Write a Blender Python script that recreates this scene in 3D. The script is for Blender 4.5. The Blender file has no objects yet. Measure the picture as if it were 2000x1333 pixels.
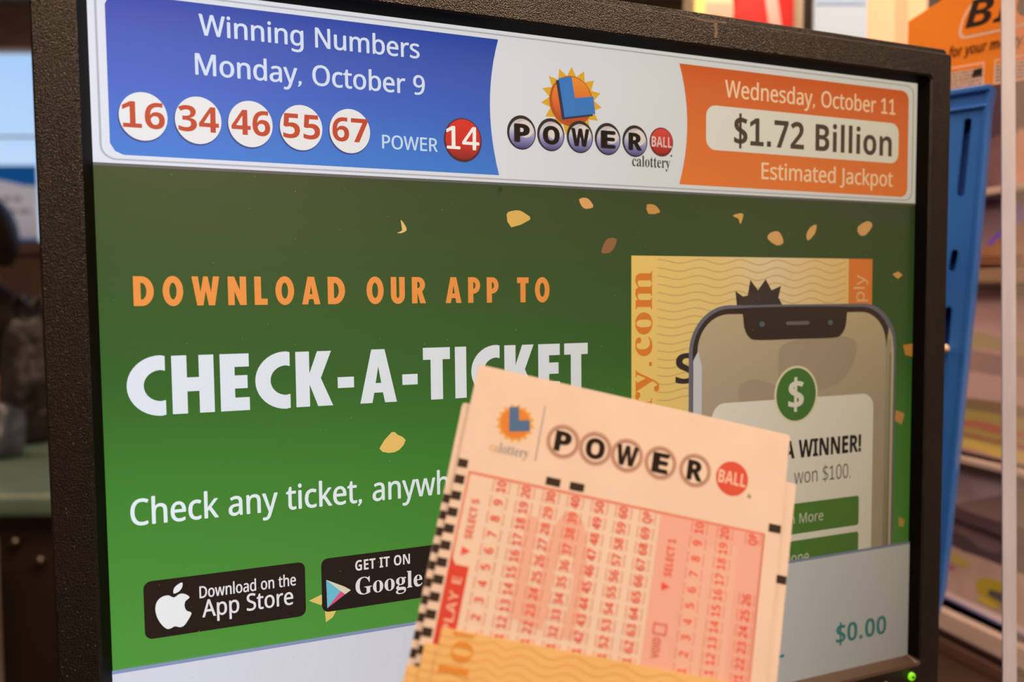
import bpy, bmesh, math, random
from mathutils import Vector, Matrix
from mathutils.geometry import tessellate_polygon

random.seed(4)
scene = bpy.context.scene
COL = scene.collection

# ------------------------------------------------------------------ camera
# handheld phone, main lens; 3 degrees downward, 1.30 m above the floor
PITCH = math.radians(3.0)
EYE = Vector((0, 0, 1.30))
RIGHT = Vector((1, 0, 0))
UP = Vector((0, math.sin(PITCH), math.cos(PITCH)))
FWD = Vector((0, math.cos(PITCH), -math.sin(PITCH)))
cam_data = bpy.data.cameras.new('camera')
cam_data.sensor_width = 36.0
cam_data.lens = 36.0 * 1450 / 2000
cam_data.clip_start = 0.01
cam_data.clip_end = 60
cam_data.dof.use_dof = True
cam_data.dof.focus_distance = 0.262
cam_data.dof.aperture_fstop = 7.6
cam = bpy.data.objects.new('camera', cam_data)
COL.objects.link(cam)
cam.location = EYE
cam.rotation_euler = (math.pi / 2 - PITCH, 0, 0)
scene.camera = cam

# ------------------------------------------------------------------ sky outside the shop window
world = bpy.data.worlds.new('sky')
scene.world = world
world.use_nodes = True
wn = world.node_tree
wn.nodes.clear()
w_out = wn.nodes.new('ShaderNodeOutputWorld')
w_bg = wn.nodes.new('ShaderNodeBackground')
w_tc = wn.nodes.new('ShaderNodeTexCoord')
w_sep = wn.nodes.new('ShaderNodeSeparateXYZ')
w_ramp = wn.nodes.new('ShaderNodeValToRGB')
w_ramp.color_ramp.elements[0].position = 0.0
w_ramp.color_ramp.elements[0].color = (0.74, 0.85, 1.0, 1)
w_ramp.color_ramp.elements[1].position = 0.42
w_ramp.color_ramp.elements[1].color = (0.28, 0.54, 1.0, 1)
wn.links.new(w_tc.outputs['Generated'], w_sep.inputs[0])
wn.links.new(w_sep.outputs['Z'], w_ramp.inputs[0])
wn.links.new(w_ramp.outputs[0], w_bg.inputs[0])
w_bg.inputs[1].default_value = 1.12
wn.links.new(w_bg.outputs[0], w_out.inputs[0])

# ------------------------------------------------------------------ colour management
vs = scene.view_settings
vs.view_transform = 'Standard'
vs.look = 'None'
vs.gamma = 1.0
vs.use_curve_mapping = False
vs.exposure = 0.0

# warm ceiling lamps of the shop: (x, y, size_x, size_y, watts); the fixtures are built further down
CEILING_Z = 2.489
LAMPS = [(-0.15, -0.45, 1.2, 0.30, 10), (0.60, 0.05, 1.2, 0.30, 30), (0.85, -3.5, 1.2, 0.60, 50),
         (3.4, -7.4, 1.2, 1.2, 70), (5.5, -6.3, 1.2, 1.2, 75), (7.2, -3.7, 1.2, 1.2, 80), (-1.5, 1.0, 1.2, 0.30, 10)]
LAMP_COLOUR = (1.0, 0.67, 0.43)
for i, (lx, ly, sx, sy, pw) in enumerate(LAMPS):
    ld = bpy.data.lights.new('ceiling_lamp', 'AREA')
    ld.shape = 'RECTANGLE'
    ld.size, ld.size_y = sx, sy
    ld.energy = pw
    ld.color = LAMP_COLOUR
    lo = bpy.data.objects.new('ceiling_lamp', ld)
    COL.objects.link(lo)
    lo.location = (lx, ly, CEILING_Z - 0.075)

# ------------------------------------------------------------------ helpers
def ray(px, py):
    return RIGHT * ((px - 1000) / 1450) - UP * ((py - 666.5) / 1450) + FWD

def at(px, py, depth):
    return EYE + ray(px, py) * depth

def lin(c):
    out = []
    for v in c:
        v = v / 255.0
        out.append(v / 12.92 if v <= 0.04045 else ((v + 0.055) / 1.055) ** 2.4)
    return (out[0], out[1], out[2], 1.0)

def tag(o, label=None, cat=None, group=None, kind=None):
    if label: o['label'] = label
    if cat: o['category'] = cat
    if group: o['group'] = group
    if kind: o['kind'] = kind
    return o

def empty(name, matrix, label=None, cat=None, group=None):
    o = bpy.data.objects.new(name, None)
    o.empty_display_size = 0.02
    COL.objects.link(o)
    o.matrix_world = matrix
    return tag(o, label, cat, group)

def link_mesh(name, me, mat=None, parent=None, matrix=None):
    o = bpy.data.objects.new(name, me)
    COL.objects.link(o)
    if mat is not None:
        me.materials.append(mat)
    if parent is not None:
        o.parent = parent
    if matrix is not None:
        o.matrix_world = matrix
    return o

def mesh(name, verts, faces, mat=None, parent=None, smooth=False, matrix=None):
    me = bpy.data.meshes.new(name)
    me.from_pydata([tuple(v) for v in verts], [], faces)
    me.update()
    if smooth:
        for p in me.polygons:
            p.use_smooth = True
    return link_mesh(name, me, mat, parent, matrix)

def frame_matrix(origin, x, y, z):
    m = Matrix.Identity(4)
    for i in range(3):
        m[i][0], m[i][1], m[i][2], m[i][3] = x[i], y[i], z[i], origin[i]
    return m

def box(name, lo, hi, mat, parent=None, bevel=0.0, matrix=None, seg=2):
    """axis-aligned bevelled box in the local frame"""
    bm = bmesh.new()
    bmesh.ops.create_cube(bm, size=1.0)
    for v in bm.verts:
        v.co = Vector([lo[i] + (v.co[i] + 0.5) * (hi[i] - lo[i]) for i in range(3)])
    if bevel > 0:
        bmesh.ops.bevel(bm, geom=bm.edges[:], offset=bevel, segments=seg, affect='EDGES', profile=0.5)
    me = bpy.data.meshes.new(name)
    bm.to_mesh(me); bm.free()
    return link_mesh(name, me, mat, parent, matrix)

def prism(name, contours, place, depth_vec, mat, parent=None, matrix=None):
    """2-D outline (with holes) given thickness along depth_vec"""
    flat = [p for c in contours for p in c]
    tris = tessellate_polygon([[Vector((p[0], p[1], 0)) for p in c] for c in contours])
    n = len(flat)
    front = [Vector(place(*p)) for p in flat]
    back = [v + Vector(depth_vec) for v in front]
    faces = [tuple(t) for t in tris] + [tuple(n + i for i in reversed(t)) for t in tris]
    k = 0
    for c in contours:
        m = len(c)
        for i in range(m):
            a, b = k + i, k + (i + 1) % m
            faces.append((a, b, n + b, n + a))
        k += m
    o = mesh(name, front + back, faces, mat, parent, matrix=matrix)
    bm = bmesh.new(); bm.from_mesh(o.data)
    bmesh.ops.recalc_face_normals(bm, faces=bm.faces)
    bm.to_mesh(o.data); bm.free()
    return o

def lathe(name, profile, mat, parent=None, matrix=None, n=20, axis='Z'):
    verts, faces = [], []
    for r, h in profile:
        for i in range(n):
            a = 2 * math.pi * i / n
            v = (r * math.cos(a), r * math.sin(a), h)
            verts.append(v if axis == 'Z' else (v[0], -h, v[1]))
    for j in range(len(profile) - 1):
        for i in range(n):
            faces.append((j * n + i, j * n + (i + 1) % n, (j + 1) * n + (i + 1) % n, (j + 1) * n + i))
    faces.append(tuple(range(n)))
    faces.append(tuple((len(profile) - 1) * n + i for i in range(n)))
    return mesh(name, verts, faces, mat, parent, True, matrix)

def smooth_loop(pts, n=5):
    out = []
    m = len(pts)
    for i in range(m):
        p0, p1, p2, p3 = pts[i - 1], pts[i], pts[(i + 1) % m], pts[(i + 2) % m]
        for k in range(n):
            t = k / n
            out.append(tuple(0.5 * (2 * p1[j] + (p2[j] - p0[j]) * t + (2 * p0[j] - 5 * p1[j] + 4 * p2[j] - p3[j]) * t * t
                                    + (3 * p1[j] - p0[j] - 3 * p2[j] + p3[j]) * t ** 3) for j in range(2)))
    return out

def rrect(x0, y0, x1, y1, r, n=6):
    if not hasattr(r, '__len__'):
        r = (r, r, r, r)            # corners x1y1, x0y1, x0y0, x1y0
    out = []
    for (cx, cy, a0, rr) in ((x1, y1, 0, r[0]), (x0, y1, 90, r[1]), (x0, y0, 180, r[2]), (x1, y0, 270, r[3])):
        sx = -1 if cx == x1 else 1
        sy = -1 if cy == y1 else 1
        if rr <= 0:
            out.append((cx, cy)); continue
        for k in range(n + 1):
            a = math.radians(a0 + 90 * k / n)
            out.append((cx + sx * rr + rr * math.cos(a), cy + sy * rr + rr * math.sin(a)))
    return out

def ell(cx, cy, rx, ry, n=48):
    return [(cx + rx * math.cos(2 * math.pi * i / n), cy + ry * math.sin(2 * math.pi * i / n)) for i in range(n)]

def arc3(p0, pm, p1, n=12):
    """quadratic through three points"""
    c = (2 * pm[0] - 0.5 * (p0[0] + p1[0]), 2 * pm[1] - 0.5 * (p0[1] + p1[1]))
    return [((1 - t) ** 2 * p0[0] + 2 * t * (1 - t) * c[0] + t * t * p1[0],
             (1 - t) ** 2 * p0[1] + 2 * t * (1 - t) * c[1] + t * t * p1[1]) for t in [i / n for i in range(n + 1)]]

# ------------------------------------------------------------------ lettering (outlines, 1000 units per em)
GLYPHS = {
 'R': {
  '0': (572, [[285,-10,211,1,152,33,107,88,75,161,55,251,49,358,52,432,59,498,73,556,91,606,117,648,148,682,186,706,232,720,285,725,358,714,418,682,464,629,497,556,516,465,523,358,520,285,512,219,499,161,480,110,455,68,423,34,385,10,339,-5], [285,65,333,73,371,97,400,138,419,194,430,268,434,358,430,447,419,520,400,577,371,618,333,642,285,650,236,642,198,618,171,577,152,520,141,447,137,358,141,268,152,195,171,138,198,97,236,73]]),
  '1': (572, [[269,0,273,622,135,505,89,564,282,714,355,714,355,0]]),
  '2': (572, [[48,0,48,73,326,358,349,386,367,413,382,441,393,468,399,498,401,529,397,565,385,595,366,619,340,635,310,646,275,649,242,647,211,641,184,631,157,617,130,601,103,581,56,640,85,662,118,682,153,700,190,713,231,721,275,724,337,718,390,702,433,674,465,636,485,589,491,534,488,498,481,463,468,430,451,397,429,365,404,333,159,84,159,80,520,80,520,0]]),
  '3': (572, [[241,-10,205,-9,170,-6,137,-2,105,6,75,16,45,29,45,111,76,97,108,86,142,77,176,70,210,65,242,64,300,68,346,81,381,102,404,130,418,164,423,205,417,246,400,278,371,302,331,318,282,328,223,331,154,331,154,406,224,406,278,410,322,422,358,443,383,470,398,503,403,541,399,573,387,600,368,622,342,637,310,647,273,650,236,648,203,642,174,633,147,621,120,606,93,590,49,650,76,669,108,686,144,702,183,714,226,722,272,724,340,718,396,702,439,674,469,638,487,595,493,547,489,502,475,464,453,433,423,407,387,389,345,376,345,372,397,362,440,344,473,318,496,286,510,247,515,203,512,163,502,126,486,93,463,63,433,37,397,17,352,2,301,-7]]),
  '4': (572, [[363,0,363,162,21,162,21,237,357,718,448,718,448,241,552,241,552,162,448,162,448,0], [107,241,363,241,368,624,364,624]]),
  '5': (572, [[248,-10,212,-9,178,-6,145,0,114,8,87,17,63,29,63,112,89,98,118,87,151,78,184,71,217,66,249,65,298,69,341,82,377,103,403,132,420,171,425,219,420,262,406,298,382,327,348,347,302,360,246,364,124,349,80,377,107,714,465,714,465,634,182,634,165,427,275,438,343,432,402,414,450,383,486,341,508,290,515,228,507,159,484,101,445,54,391,18,326,-3]]),
  '6': (572, [[298,-10,254,-6,213,5,175,24,141,51,112,85,88,128,69,179,59,238,55,305,57,356,61,407,69,457,80,505,96,550,118,592,144,629,177,661,217,688,264,708,319,720,382,724,470,715,470,640,384,652,341,649,302,642,269,629,241,612,216,591,197,566,180,538,168,507,158,474,151,439,146,402,143,363,149,363,166,385,188,405,213,423,243,436,278,444,318,447,376,441,426,422,468,391,500,348,519,294,525,230,518,161,498,102,464,54,418,18,363,-3], [297,64,336,69,370,82,399,105,421,136,434,178,438,230,434,272,423,308,404,338,377,360,342,374,300,378,270,376,243,369,218,359,196,344,178,328,164,309,153,289,146,268,144,247,146,218,152,190,161,162,174,135,191,112,212,92,237,76,265,67]]),
  '7': (572, [[136,0,429,634,44,634,44,714,523,714,523,646,233,0]]),
  '8': (572, [[288,-10,217,-4,158,12,111,41,77,79,56,126,49,182,51,213,58,242,70,267,85,290,103,311,124,329,147,345,172,360,197,373,164,394,135,419,109,446,88,476,76,513,72,554,75,589,84,620,100,647,121,670,146,689,176,704,209,715,246,722,285,724,344,719,395,704,439,680,472,646,492,604,499,553,497,526,491,501,481,478,467,458,450,439,431,422,410,406,387,391,363,378,391,363,418,348,443,331,465,312,485,291,501,269,512,244,520,216,522,185,515,129,494,82,459,43,411,13,355,-4], [289,412,322,428,351,445,377,465,396,488,408,517,412,550,408,581,396,606,377,627,351,641,320,650,284,653,250,650,219,641,194,627,174,606,162,581,158,550,160,527,166,506,176,488,189,472,204,458,223,446], [286,60,331,64,368,75,398,95,419,120,432,150,436,184,431,217,418,246,395,271,365,293,328,313,270,337,230,317,196,296,170,273,150,246,139,216,135,181,139,148,151,119,172,95,201,75,239,64]]),
  '9': (572, [[192,-10,102,0,102,75,129,68,158,63,190,62,234,65,272,72,306,85,334,102,358,123,378,148,394,175,407,206,417,240,424,275,429,312,431,350,425,350,408,328,387,309,362,292,331,278,296,270,255,267,198,273,148,292,107,324,75,366,56,419,50,483,53,531,63,574,79,612,100,645,127,673,158,695,194,711,234,721,278,724,322,720,363,709,401,690,435,663,464,628,488,586,506,535,516,476,520,409,519,358,514,307,507,258,495,209,479,164,458,123,431,85,397,53,358,26,310,6,255,-6], [274,336,305,338,332,345,357,356,379,370,397,386,412,405,422,425,429,446,431,467,429,496,423,524,414,552,401,578,384,602,363,622,338,638,310,647,278,650,239,645,205,632,177,609,155,577,141,535,137,484,141,441,152,405,171,376,197,354,231,340]]),
  'A': (639, [[0,0,279,717,360,717,638,0,545,0,459,221,176,221,91,0], [206,301,432,301,318,624]]),
  'C': (632, [[389,-10,320,-5,260,10,207,35,162,69,126,112,98,163,77,222,65,287,61,358,65,427,79,491,101,549,131,600,170,643,217,678,272,703,334,719,404,724,476,719,542,705,601,682,565,606,492,633,464,640,434,644,403,645,332,636,271,611,222,568,185,510,163,440,156,357,163,275,183,204,218,147,265,103,327,78,402,69,433,70,462,73,573,97,573,19,546,10,519,3,491,-3,460,-7,427,-9]]),
  'D': (730, [[97,0,97,714,317,714,386,710,448,696,504,674,553,643,593,604,626,557,650,501,664,437,669,364,658,253,625,162,571,92,496,41,405,10,296,0], [187,77,284,77,445,109,542,203,574,361,566,448,543,518,504,571,450,607,384,630,304,637,187,637]]),
  'E': (556, [[97,0,97,714,496,714,496,635,187,635,187,412,478,412,478,334,187,334,187,79,496,79,496,0]]),
  'J': (273, [[-4,-190,-78,-177,-78,-101,10,-110,26,-107,42,-101,56,-93,68,-81,78,-66,86,-47,90,-24,92,4,92,714,182,714,182,11,176,-52,159,-102,131,-141,93,-168,48,-185]]),
  'L': (524, [[97,0,97,714,187,714,187,80,499,80,499,0]]),
  'M': (907, [[97,0,97,714,230,714,450,129,454,129,678,714,810,714,810,0,721,0,728,625,724,625,486,0,412,0,177,626,173,626,180,0]]),
  'N': (760, [[97,0,97,714,201,714,582,123,586,123,579,714,663,714,663,0,558,0,176,593,172,593,180,0]]),
  'O': (781, [[391,-10,321,-5,260,10,207,36,162,71,125,114,97,165,77,223,65,288,61,359,65,429,77,493,97,551,125,602,162,644,207,679,260,705,322,720,392,725,460,720,520,705,572,680,617,645,654,602,683,552,703,493,716,429,720,358,716,287,703,223,683,165,654,114,617,71,572,36,519,10,459,-5], [391,68,465,77,524,102,569,146,600,204,619,274,625,358,619,442,600,512,569,570,524,612,465,638,392,646,318,638,259,612,214,570,182,512,162,442,156,358,162,274,181,204,213,146,258,102,317,77]]),
  'P': (605, [[97,0,97,714,286,714,371,708,439,690,490,659,526,617,547,566,554,504,551,466,542,429,528,394,506,361,476,334,439,310,392,292,335,282,269,278,187,278,187,0], [187,355,259,355,321,359,372,370,411,388,439,415,455,452,461,500,456,542,441,576,417,603,382,622,336,633,278,637,187,637]]),
  'R': (622, [[97,0,97,714,294,714,375,708,440,692,491,664,526,624,547,573,554,511,552,475,545,443,533,416,518,392,500,372,480,356,457,342,435,330,411,320,607,0,502,0,329,295,187,295,187,0], [187,371,294,371,347,375,389,386,421,406,443,432,457,466,461,507,456,549,442,582,419,607,386,623,343,633,289,636,187,636]]),
  'S': (549, [[247,-10,208,-9,171,-6,136,-1,104,6,76,14,51,24,51,110,77,100,107,90,141,81,177,74,213,69,251,68,300,71,340,82,372,99,394,122,408,150,412,183,410,205,405,225,397,242,385,258,367,272,346,287,318,300,284,315,244,330,188,354,142,381,107,411,81,447,65,491,60,542,63,578,73,611,89,640,111,664,138,685,170,702,206,714,245,722,288,724,326,723,362,719,396,713,428,705,457,695,485,684,457,607,377,634,347,640,317,644,286,645,245,642,211,632,185,617,166,595,155,570,151,541,153,518,158,498,166,481,178,466,194,451,215,438,240,425,347,381,382,365,414,348,440,329,462,308,480,284,492,257,500,226,502,191,494,132,471,83,433,43,382,14,320,-4]]),
  'T': (556, [[233,0,233,635,10,635,10,714,545,714,545,635,323,635,323,0]]),
  'W': (930, [[201,0,12,714,106,714,251,108,415,714,508,714,678,108,823,714,917,714,727,0,636,0,461,609,292,0]]),
  'a': (561, [[215,-10,169,-6,129,7,94,29,67,59,51,99,46,149,53,198,74,239,109,273,159,297,223,313,303,320,394,323,394,355,391,395,381,426,365,448,343,462,316,471,283,474,255,473,229,468,203,462,132,433,105,499,130,511,157,522,188,532,220,539,254,544,288,545,348,540,396,526,433,502,459,468,475,422,480,365,480,0,416,0,399,76,395,76,371,49,347,28,322,11,293,-1,257,-8], [235,61,278,65,315,78,348,99,373,128,388,167,393,214,393,262,314,259,254,254,208,243,176,227,154,206,141,179,137,148,140,121,149,99,165,82,185,70,208,63]]),
  'b': (615, [[339,-10,300,-7,265,0,236,13,211,29,190,48,173,68,166,68,148,0,85,0,85,760,173,760,168,465,173,465,190,486,211,505,236,522,265,535,300,542,339,545,401,537,455,514,500,476,533,422,553,352,560,268,553,184,533,114,499,60,454,21,401,-2], [326,63,370,69,406,87,434,116,453,157,465,208,469,269,453,382,405,449,324,472,273,467,234,450,206,423,188,384,177,334,177,206,187,156,206,116,233,86,274,69]]),
  'c': (480, [[300,-10,254,-7,212,3,174,19,139,42,110,72,87,109,69,153,59,205,55,265,59,327,70,381,88,426,113,464,142,494,178,517,217,533,260,543,306,546,333,545,359,542,385,538,409,531,429,525,447,517,420,444,323,468,304,469,216,446,164,379,146,266,150,206,163,157,185,118,214,89,252,72,299,66,327,67,353,70,377,75,438,97,438,19,419,10,400,3,379,-3,355,-7,329,-9]]),
  'd': (615, [[275,-10,213,-2,159,21,115,60,82,113,62,183,55,267,62,352,82,421,116,476,160,515,214,538,276,546,315,543,349,536,378,523,402,507,424,488,442,467,448,467,442,760,530,760,530,0,459,0,446,72,442,72,424,50,403,31,378,14,349,1,314,-7], [289,63,340,68,380,84,409,110,428,146,439,193,443,250,439,328,428,379,410,420,382,449,341,467,288,473,245,467,209,448,182,417,162,375,150,324,146,265,150,206,162,156,182,116,209,87,245,69]]),
  'e': (564, [[313,-10,264,-7,219,4,179,21,142,45,112,76,88,114,69,158,59,208,55,264,58,320,68,370,85,415,107,454,134,486,168,512,205,531,247,542,292,546,336,543,375,533,411,516,441,493,466,465,487,432,501,393,510,351,513,304,513,251,146,251,152,195,168,149,193,113,226,86,268,70,317,65,350,66,380,69,408,75,434,82,489,102,489,25,462,14,435,5,408,-2,380,-6,348,-9], [148,321,421,321,417,364,406,400,389,432,364,455,332,469,291,474,252,470,219,456,192,434,170,403,156,365]]),
  'g': (615, [[290,-240,216,-236,152,-225,97,-206,97,-125,154,-148,220,-162,295,-167,338,-163,374,-149,404,-127,425,-96,439,-59,443,-16,446,71,442,71,400,26,344,-1,276,-10,212,-2,158,22,114,63,81,118,62,186,55,267,62,347,81,414,114,471,157,512,211,538,275,546,309,544,341,537,371,526,397,510,422,490,443,465,448,465,460,536,530,536,530,-9,524,-79,504,-137,472,-182,425,-214,365,-234], [289,62,338,67,377,81,407,106,428,140,440,187,444,246,444,267,440,333,427,386,406,425,376,451,336,467,287,472,246,466,211,448,183,419,162,378,150,327,146,266,150,205,162,155,183,115,211,85,246,68]]),
  'h': (618, [[85,0,85,760,173,760,168,462,174,462,193,487,217,508,245,524,275,536,307,543,341,545,401,540,450,524,488,499,515,461,532,411,537,349,537,0,450,0,450,343,437,415,397,458,330,472,276,466,235,450,207,422,188,383,177,335,173,277,173,0]]),
  'i': (258, [[130,625,116,627,104,631,93,639,85,650,80,664,78,681,80,699,85,713,93,724,104,731,116,736,130,737,143,736,155,731,166,724,174,713,179,699,181,681,179,664,174,650,166,639,155,631,143,627], [85,0,85,536,173,536,173,0]]),
  'k': (534, [[85,0,85,760,172,760,168,276,172,276,407,536,510,536,293,307,525,0,419,0,233,250,172,197,172,0]]),
  'l': (258, [[85,0,85,760,173,760,173,0]]),
  'm': (935, [[85,0,85,536,156,536,169,463,174,463,193,489,215,509,242,525,270,537,301,544,332,546,406,536,461,506,496,456,501,456,521,484,546,507,575,524,606,536,639,544,673,546,729,541,774,525,809,500,834,462,849,412,854,349,854,0,767,0,767,345,755,416,719,458,658,472,611,467,574,452,547,427,528,392,517,349,513,296,513,0,426,0,426,345,414,416,377,458,316,472,268,466,230,450,204,422,187,384,176,336,173,278,173,0]]),
  'n': (618, [[85,0,85,536,156,536,169,463,174,463,194,489,218,509,246,525,277,537,310,544,343,546,402,541,450,525,488,500,515,462,532,412,537,349,537,0,450,0,450,343,437,415,397,458,330,472,277,466,236,450,207,422,188,384,177,336,173,278,173,0]]),
  'o': (605, [[301,-10,255,-6,213,4,175,23,140,48,111,79,87,118,69,162,59,213,55,269,62,351,85,419,122,474,172,514,233,538,304,546,351,542,394,532,433,514,467,489,496,457,520,420,537,375,548,325,551,269,544,187,521,118,484,63,433,22,372,-2], [303,63,352,69,392,88,422,119,443,160,456,210,460,269,456,328,443,377,422,418,392,448,352,466,302,472,252,466,213,448,183,418,162,377,150,328,146,269,150,210,163,160,184,119,213,88,253,69]]),
  'p': (615, [[85,-240,85,536,157,536,169,463,173,463,191,485,212,505,236,522,265,535,300,543,340,546,402,538,455,515,500,477,533,423,553,354,560,269,553,185,533,116,500,61,455,22,401,-2,339,-10,300,-7,266,0,237,14,211,30,190,48,173,68,167,68,173,-240], [326,63,357,66,384,75,407,90,426,110,441,135,454,164,462,196,467,232,469,270,465,327,453,376,434,417,406,448,369,466,324,472,275,467,236,452,209,426,190,390,178,343,173,286,177,208,187,157,206,117,233,87,274,69]]),
  'r': (413, [[85,0,85,536,157,536,167,438,171,438,190,466,212,491,238,514,267,532,299,542,335,546,398,540,387,459,329,466,302,464,277,456,252,444,230,427,210,406,195,381,183,352,175,320,173,286,173,0]]),
  's': (479, [[220,-10,184,-9,152,-6,124,-1,98,6,74,14,52,24,52,104,75,94,130,75,160,67,191,62,222,61,263,63,295,71,319,83,336,98,346,118,349,140,348,153,344,165,338,176,329,187,316,197,299,208,128,284,105,298,86,314,71,332,60,352,53,376,51,404,57,446,76,481,107,509,147,530,196,542,252,546,284,545,314,542,344,537,371,529,398,521,423,510,393,440,322,464,297,470,272,473,246,474,213,472,185,466,164,457,148,443,138,428,135,409,136,395,141,383,148,372,159,361,173,351,334,281,360,268,382,254,400,238,415,220,426,199,432,175,434,148,428,100,408,61,376,30,333,8,281,-6]]),
  't': (361, [[249,-10,222,-8,196,-4,172,5,149,17,130,33,114,55,102,82,94,116,92,156,92,468,16,468,16,510,93,545,128,659,180,659,180,536,335,536,335,468,180,468,180,158,183,128,190,104,204,86,221,72,241,65,264,62,339,73,339,6]]),
  'u': (618, [[274,-10,215,-5,166,11,128,37,101,74,84,123,79,185,79,536,168,536,168,191,181,120,221,77,287,63,340,69,381,85,411,113,430,151,441,199,445,257,445,536,533,536,533,0,461,0,448,71,444,71,424,45,400,25,372,10,341,-1,308,-8]]),
  'w': (786, [[158,1,11,537,102,537,211,91,215,91,346,537,442,537,570,92,574,92,685,537,775,537,626,1,523,1,394,445,390,445,258,1]]),
  'y': (510, [[84,-240,11,-232,11,-162,70,-168,99,-165,124,-156,145,-142,162,-123,177,-100,189,-73,217,-2,1,536,95,536,256,85,260,85,415,536,510,536,279,-74,259,-121,234,-162,207,-195,173,-220,132,-235]]),
 },
 'B': {
  '0': (572, [[285,-10,207,1,144,33,96,88,63,161,43,251,36,357,39,431,47,497,60,555,79,605,106,647,139,681,180,705,228,720,285,725,363,714,426,682,474,628,508,555,528,464,535,357,532,284,524,218,511,160,491,110,465,68,432,34,391,10,342,-5], [285,112,319,119,345,139,363,173,375,221,383,282,385,357,383,432,375,493,363,541,345,575,319,596,285,603,251,596,225,575,207,541,195,493,188,432,186,357,188,282,195,221,207,174,225,139,251,119]]),
  '1': (572, [[262,0,266,555,132,440,59,531,289,714,413,714,413,0]]),
  '2': (572, [[40,0,40,105,307,379,326,403,342,426,354,447,362,468,367,490,369,513,366,539,359,561,346,577,328,589,307,596,282,598,255,596,228,590,202,579,176,565,148,547,120,525,38,622,104,672,128,686,154,699,184,710,216,718,252,722,293,724,338,721,378,713,414,699,445,680,471,657,492,630,507,599,516,566,519,531,516,493,509,457,496,424,478,391,455,359,428,327,228,134,228,127,539,127,539,0]]),
  '3': (572, [[244,-10,170,-6,101,7,38,29,38,157,69,143,101,131,135,122,167,115,199,111,228,110,277,113,314,122,342,138,360,159,370,186,374,217,372,236,367,253,359,268,347,280,329,290,307,299,278,304,243,308,148,309,148,425,244,426,277,431,304,438,324,447,340,458,351,472,357,487,362,503,363,521,360,545,353,564,340,581,320,592,294,600,261,602,229,600,199,594,173,585,109,550,39,654,69,673,101,690,138,704,178,715,222,722,272,724,340,719,398,704,447,680,482,646,504,604,511,554,506,508,491,469,467,436,435,410,398,390,357,376,357,373,410,363,453,345,488,321,512,290,527,252,532,208,529,168,518,131,502,97,478,66,446,40,408,19,361,3,307,-7]]),
  '4': (572, [[322,0,322,148,17,148,17,253,330,714,469,714,469,265,555,265,555,148,469,148,469,0], [150,265,322,265,328,541,324,541]]),
  '5': (572, [[241,-10,204,-9,169,-6,136,0,104,8,75,17,49,29,49,159,75,147,105,136,138,127,172,119,205,115,236,113,277,116,311,125,339,141,358,162,370,191,374,226,358,286,310,322,231,334,123,318,63,350,90,714,477,714,477,586,222,586,209,446,300,456,342,453,380,445,416,431,448,412,474,387,497,358,513,323,523,284,526,239,518,167,494,106,454,57,398,20,327,-3]]),
  '6': (572, [[296,-10,249,-6,205,5,164,24,127,50,96,84,70,127,51,177,39,236,35,303,36,344,39,385,44,425,52,464,62,502,76,539,93,573,113,605,139,634,168,659,202,681,242,699,286,712,337,719,489,715,489,594,403,604,348,601,302,592,266,576,236,555,214,529,197,498,186,462,178,423,174,381,180,381,195,403,214,423,238,440,265,453,298,461,335,464,393,457,443,438,484,405,515,360,533,305,539,238,532,166,510,106,474,56,425,19,366,-3], [293,111,321,114,345,125,365,142,381,166,390,197,393,236,390,268,382,296,369,318,350,335,326,345,296,348,275,346,256,342,238,334,223,323,210,310,199,296,191,281,187,265,185,249,186,227,190,206,197,185,206,165,219,147,234,132,251,120,271,113]]),
  '7': (572, [[111,0,379,587,27,587,27,714,539,714,539,619,269,0]]),
  '8': (572, [[286,-10,212,-4,150,13,101,41,64,79,42,126,35,181,39,227,53,267,75,300,104,328,136,352,172,373,142,394,114,419,91,446,72,476,61,512,57,552,61,588,71,620,89,647,113,670,141,689,174,704,209,715,247,721,286,723,326,721,364,715,400,704,432,689,459,670,483,647,500,619,511,587,514,551,510,511,498,476,478,446,451,419,421,397,386,377,411,363,435,347,459,331,480,312,499,291,515,269,526,243,534,216,536,185,533,147,522,113,505,82,481,55,451,32,417,14,377,1,333,-7], [286,440,308,451,328,464,346,479,360,495,369,516,372,540,369,562,361,580,348,594,330,605,309,611,285,613,262,611,241,605,224,594,210,580,202,562,199,540,202,517,211,497,225,480,243,465,264,452], [284,101,318,104,346,112,368,125,384,143,393,164,396,189,394,206,389,222,380,237,369,250,355,262,279,311,250,296,225,279,204,260,188,239,178,216,175,190,178,166,187,144,203,126,224,112,251,104]]),
  '9': (572, [[82,-3,82,118,168,108,223,111,269,121,306,137,335,158,358,184,374,215,385,250,393,289,397,331,391,331,376,309,357,289,336,272,309,259,275,251,233,248,176,255,128,274,87,307,56,352,38,407,32,474,39,546,61,606,98,656,146,693,206,715,275,722,322,718,366,707,407,689,444,662,475,628,501,586,520,535,532,476,536,409,535,368,532,328,527,288,520,248,509,210,496,174,479,139,458,108,433,79,403,53,369,31,330,14,285,0,234,-7], [275,364,297,366,316,371,334,379,349,390,362,402,372,417,380,432,384,447,386,463,385,485,381,507,374,528,365,548,353,566,338,581,321,592,301,599,278,601,250,598,226,588,206,571,190,547,181,515,178,476,181,444,189,416,202,394,221,377,245,367]]),
  'A': (690, [[0,0,252,717,437,717,690,0,527,0,475,170,215,170,163,0], [253,297,439,297,345,606]]),
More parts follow.
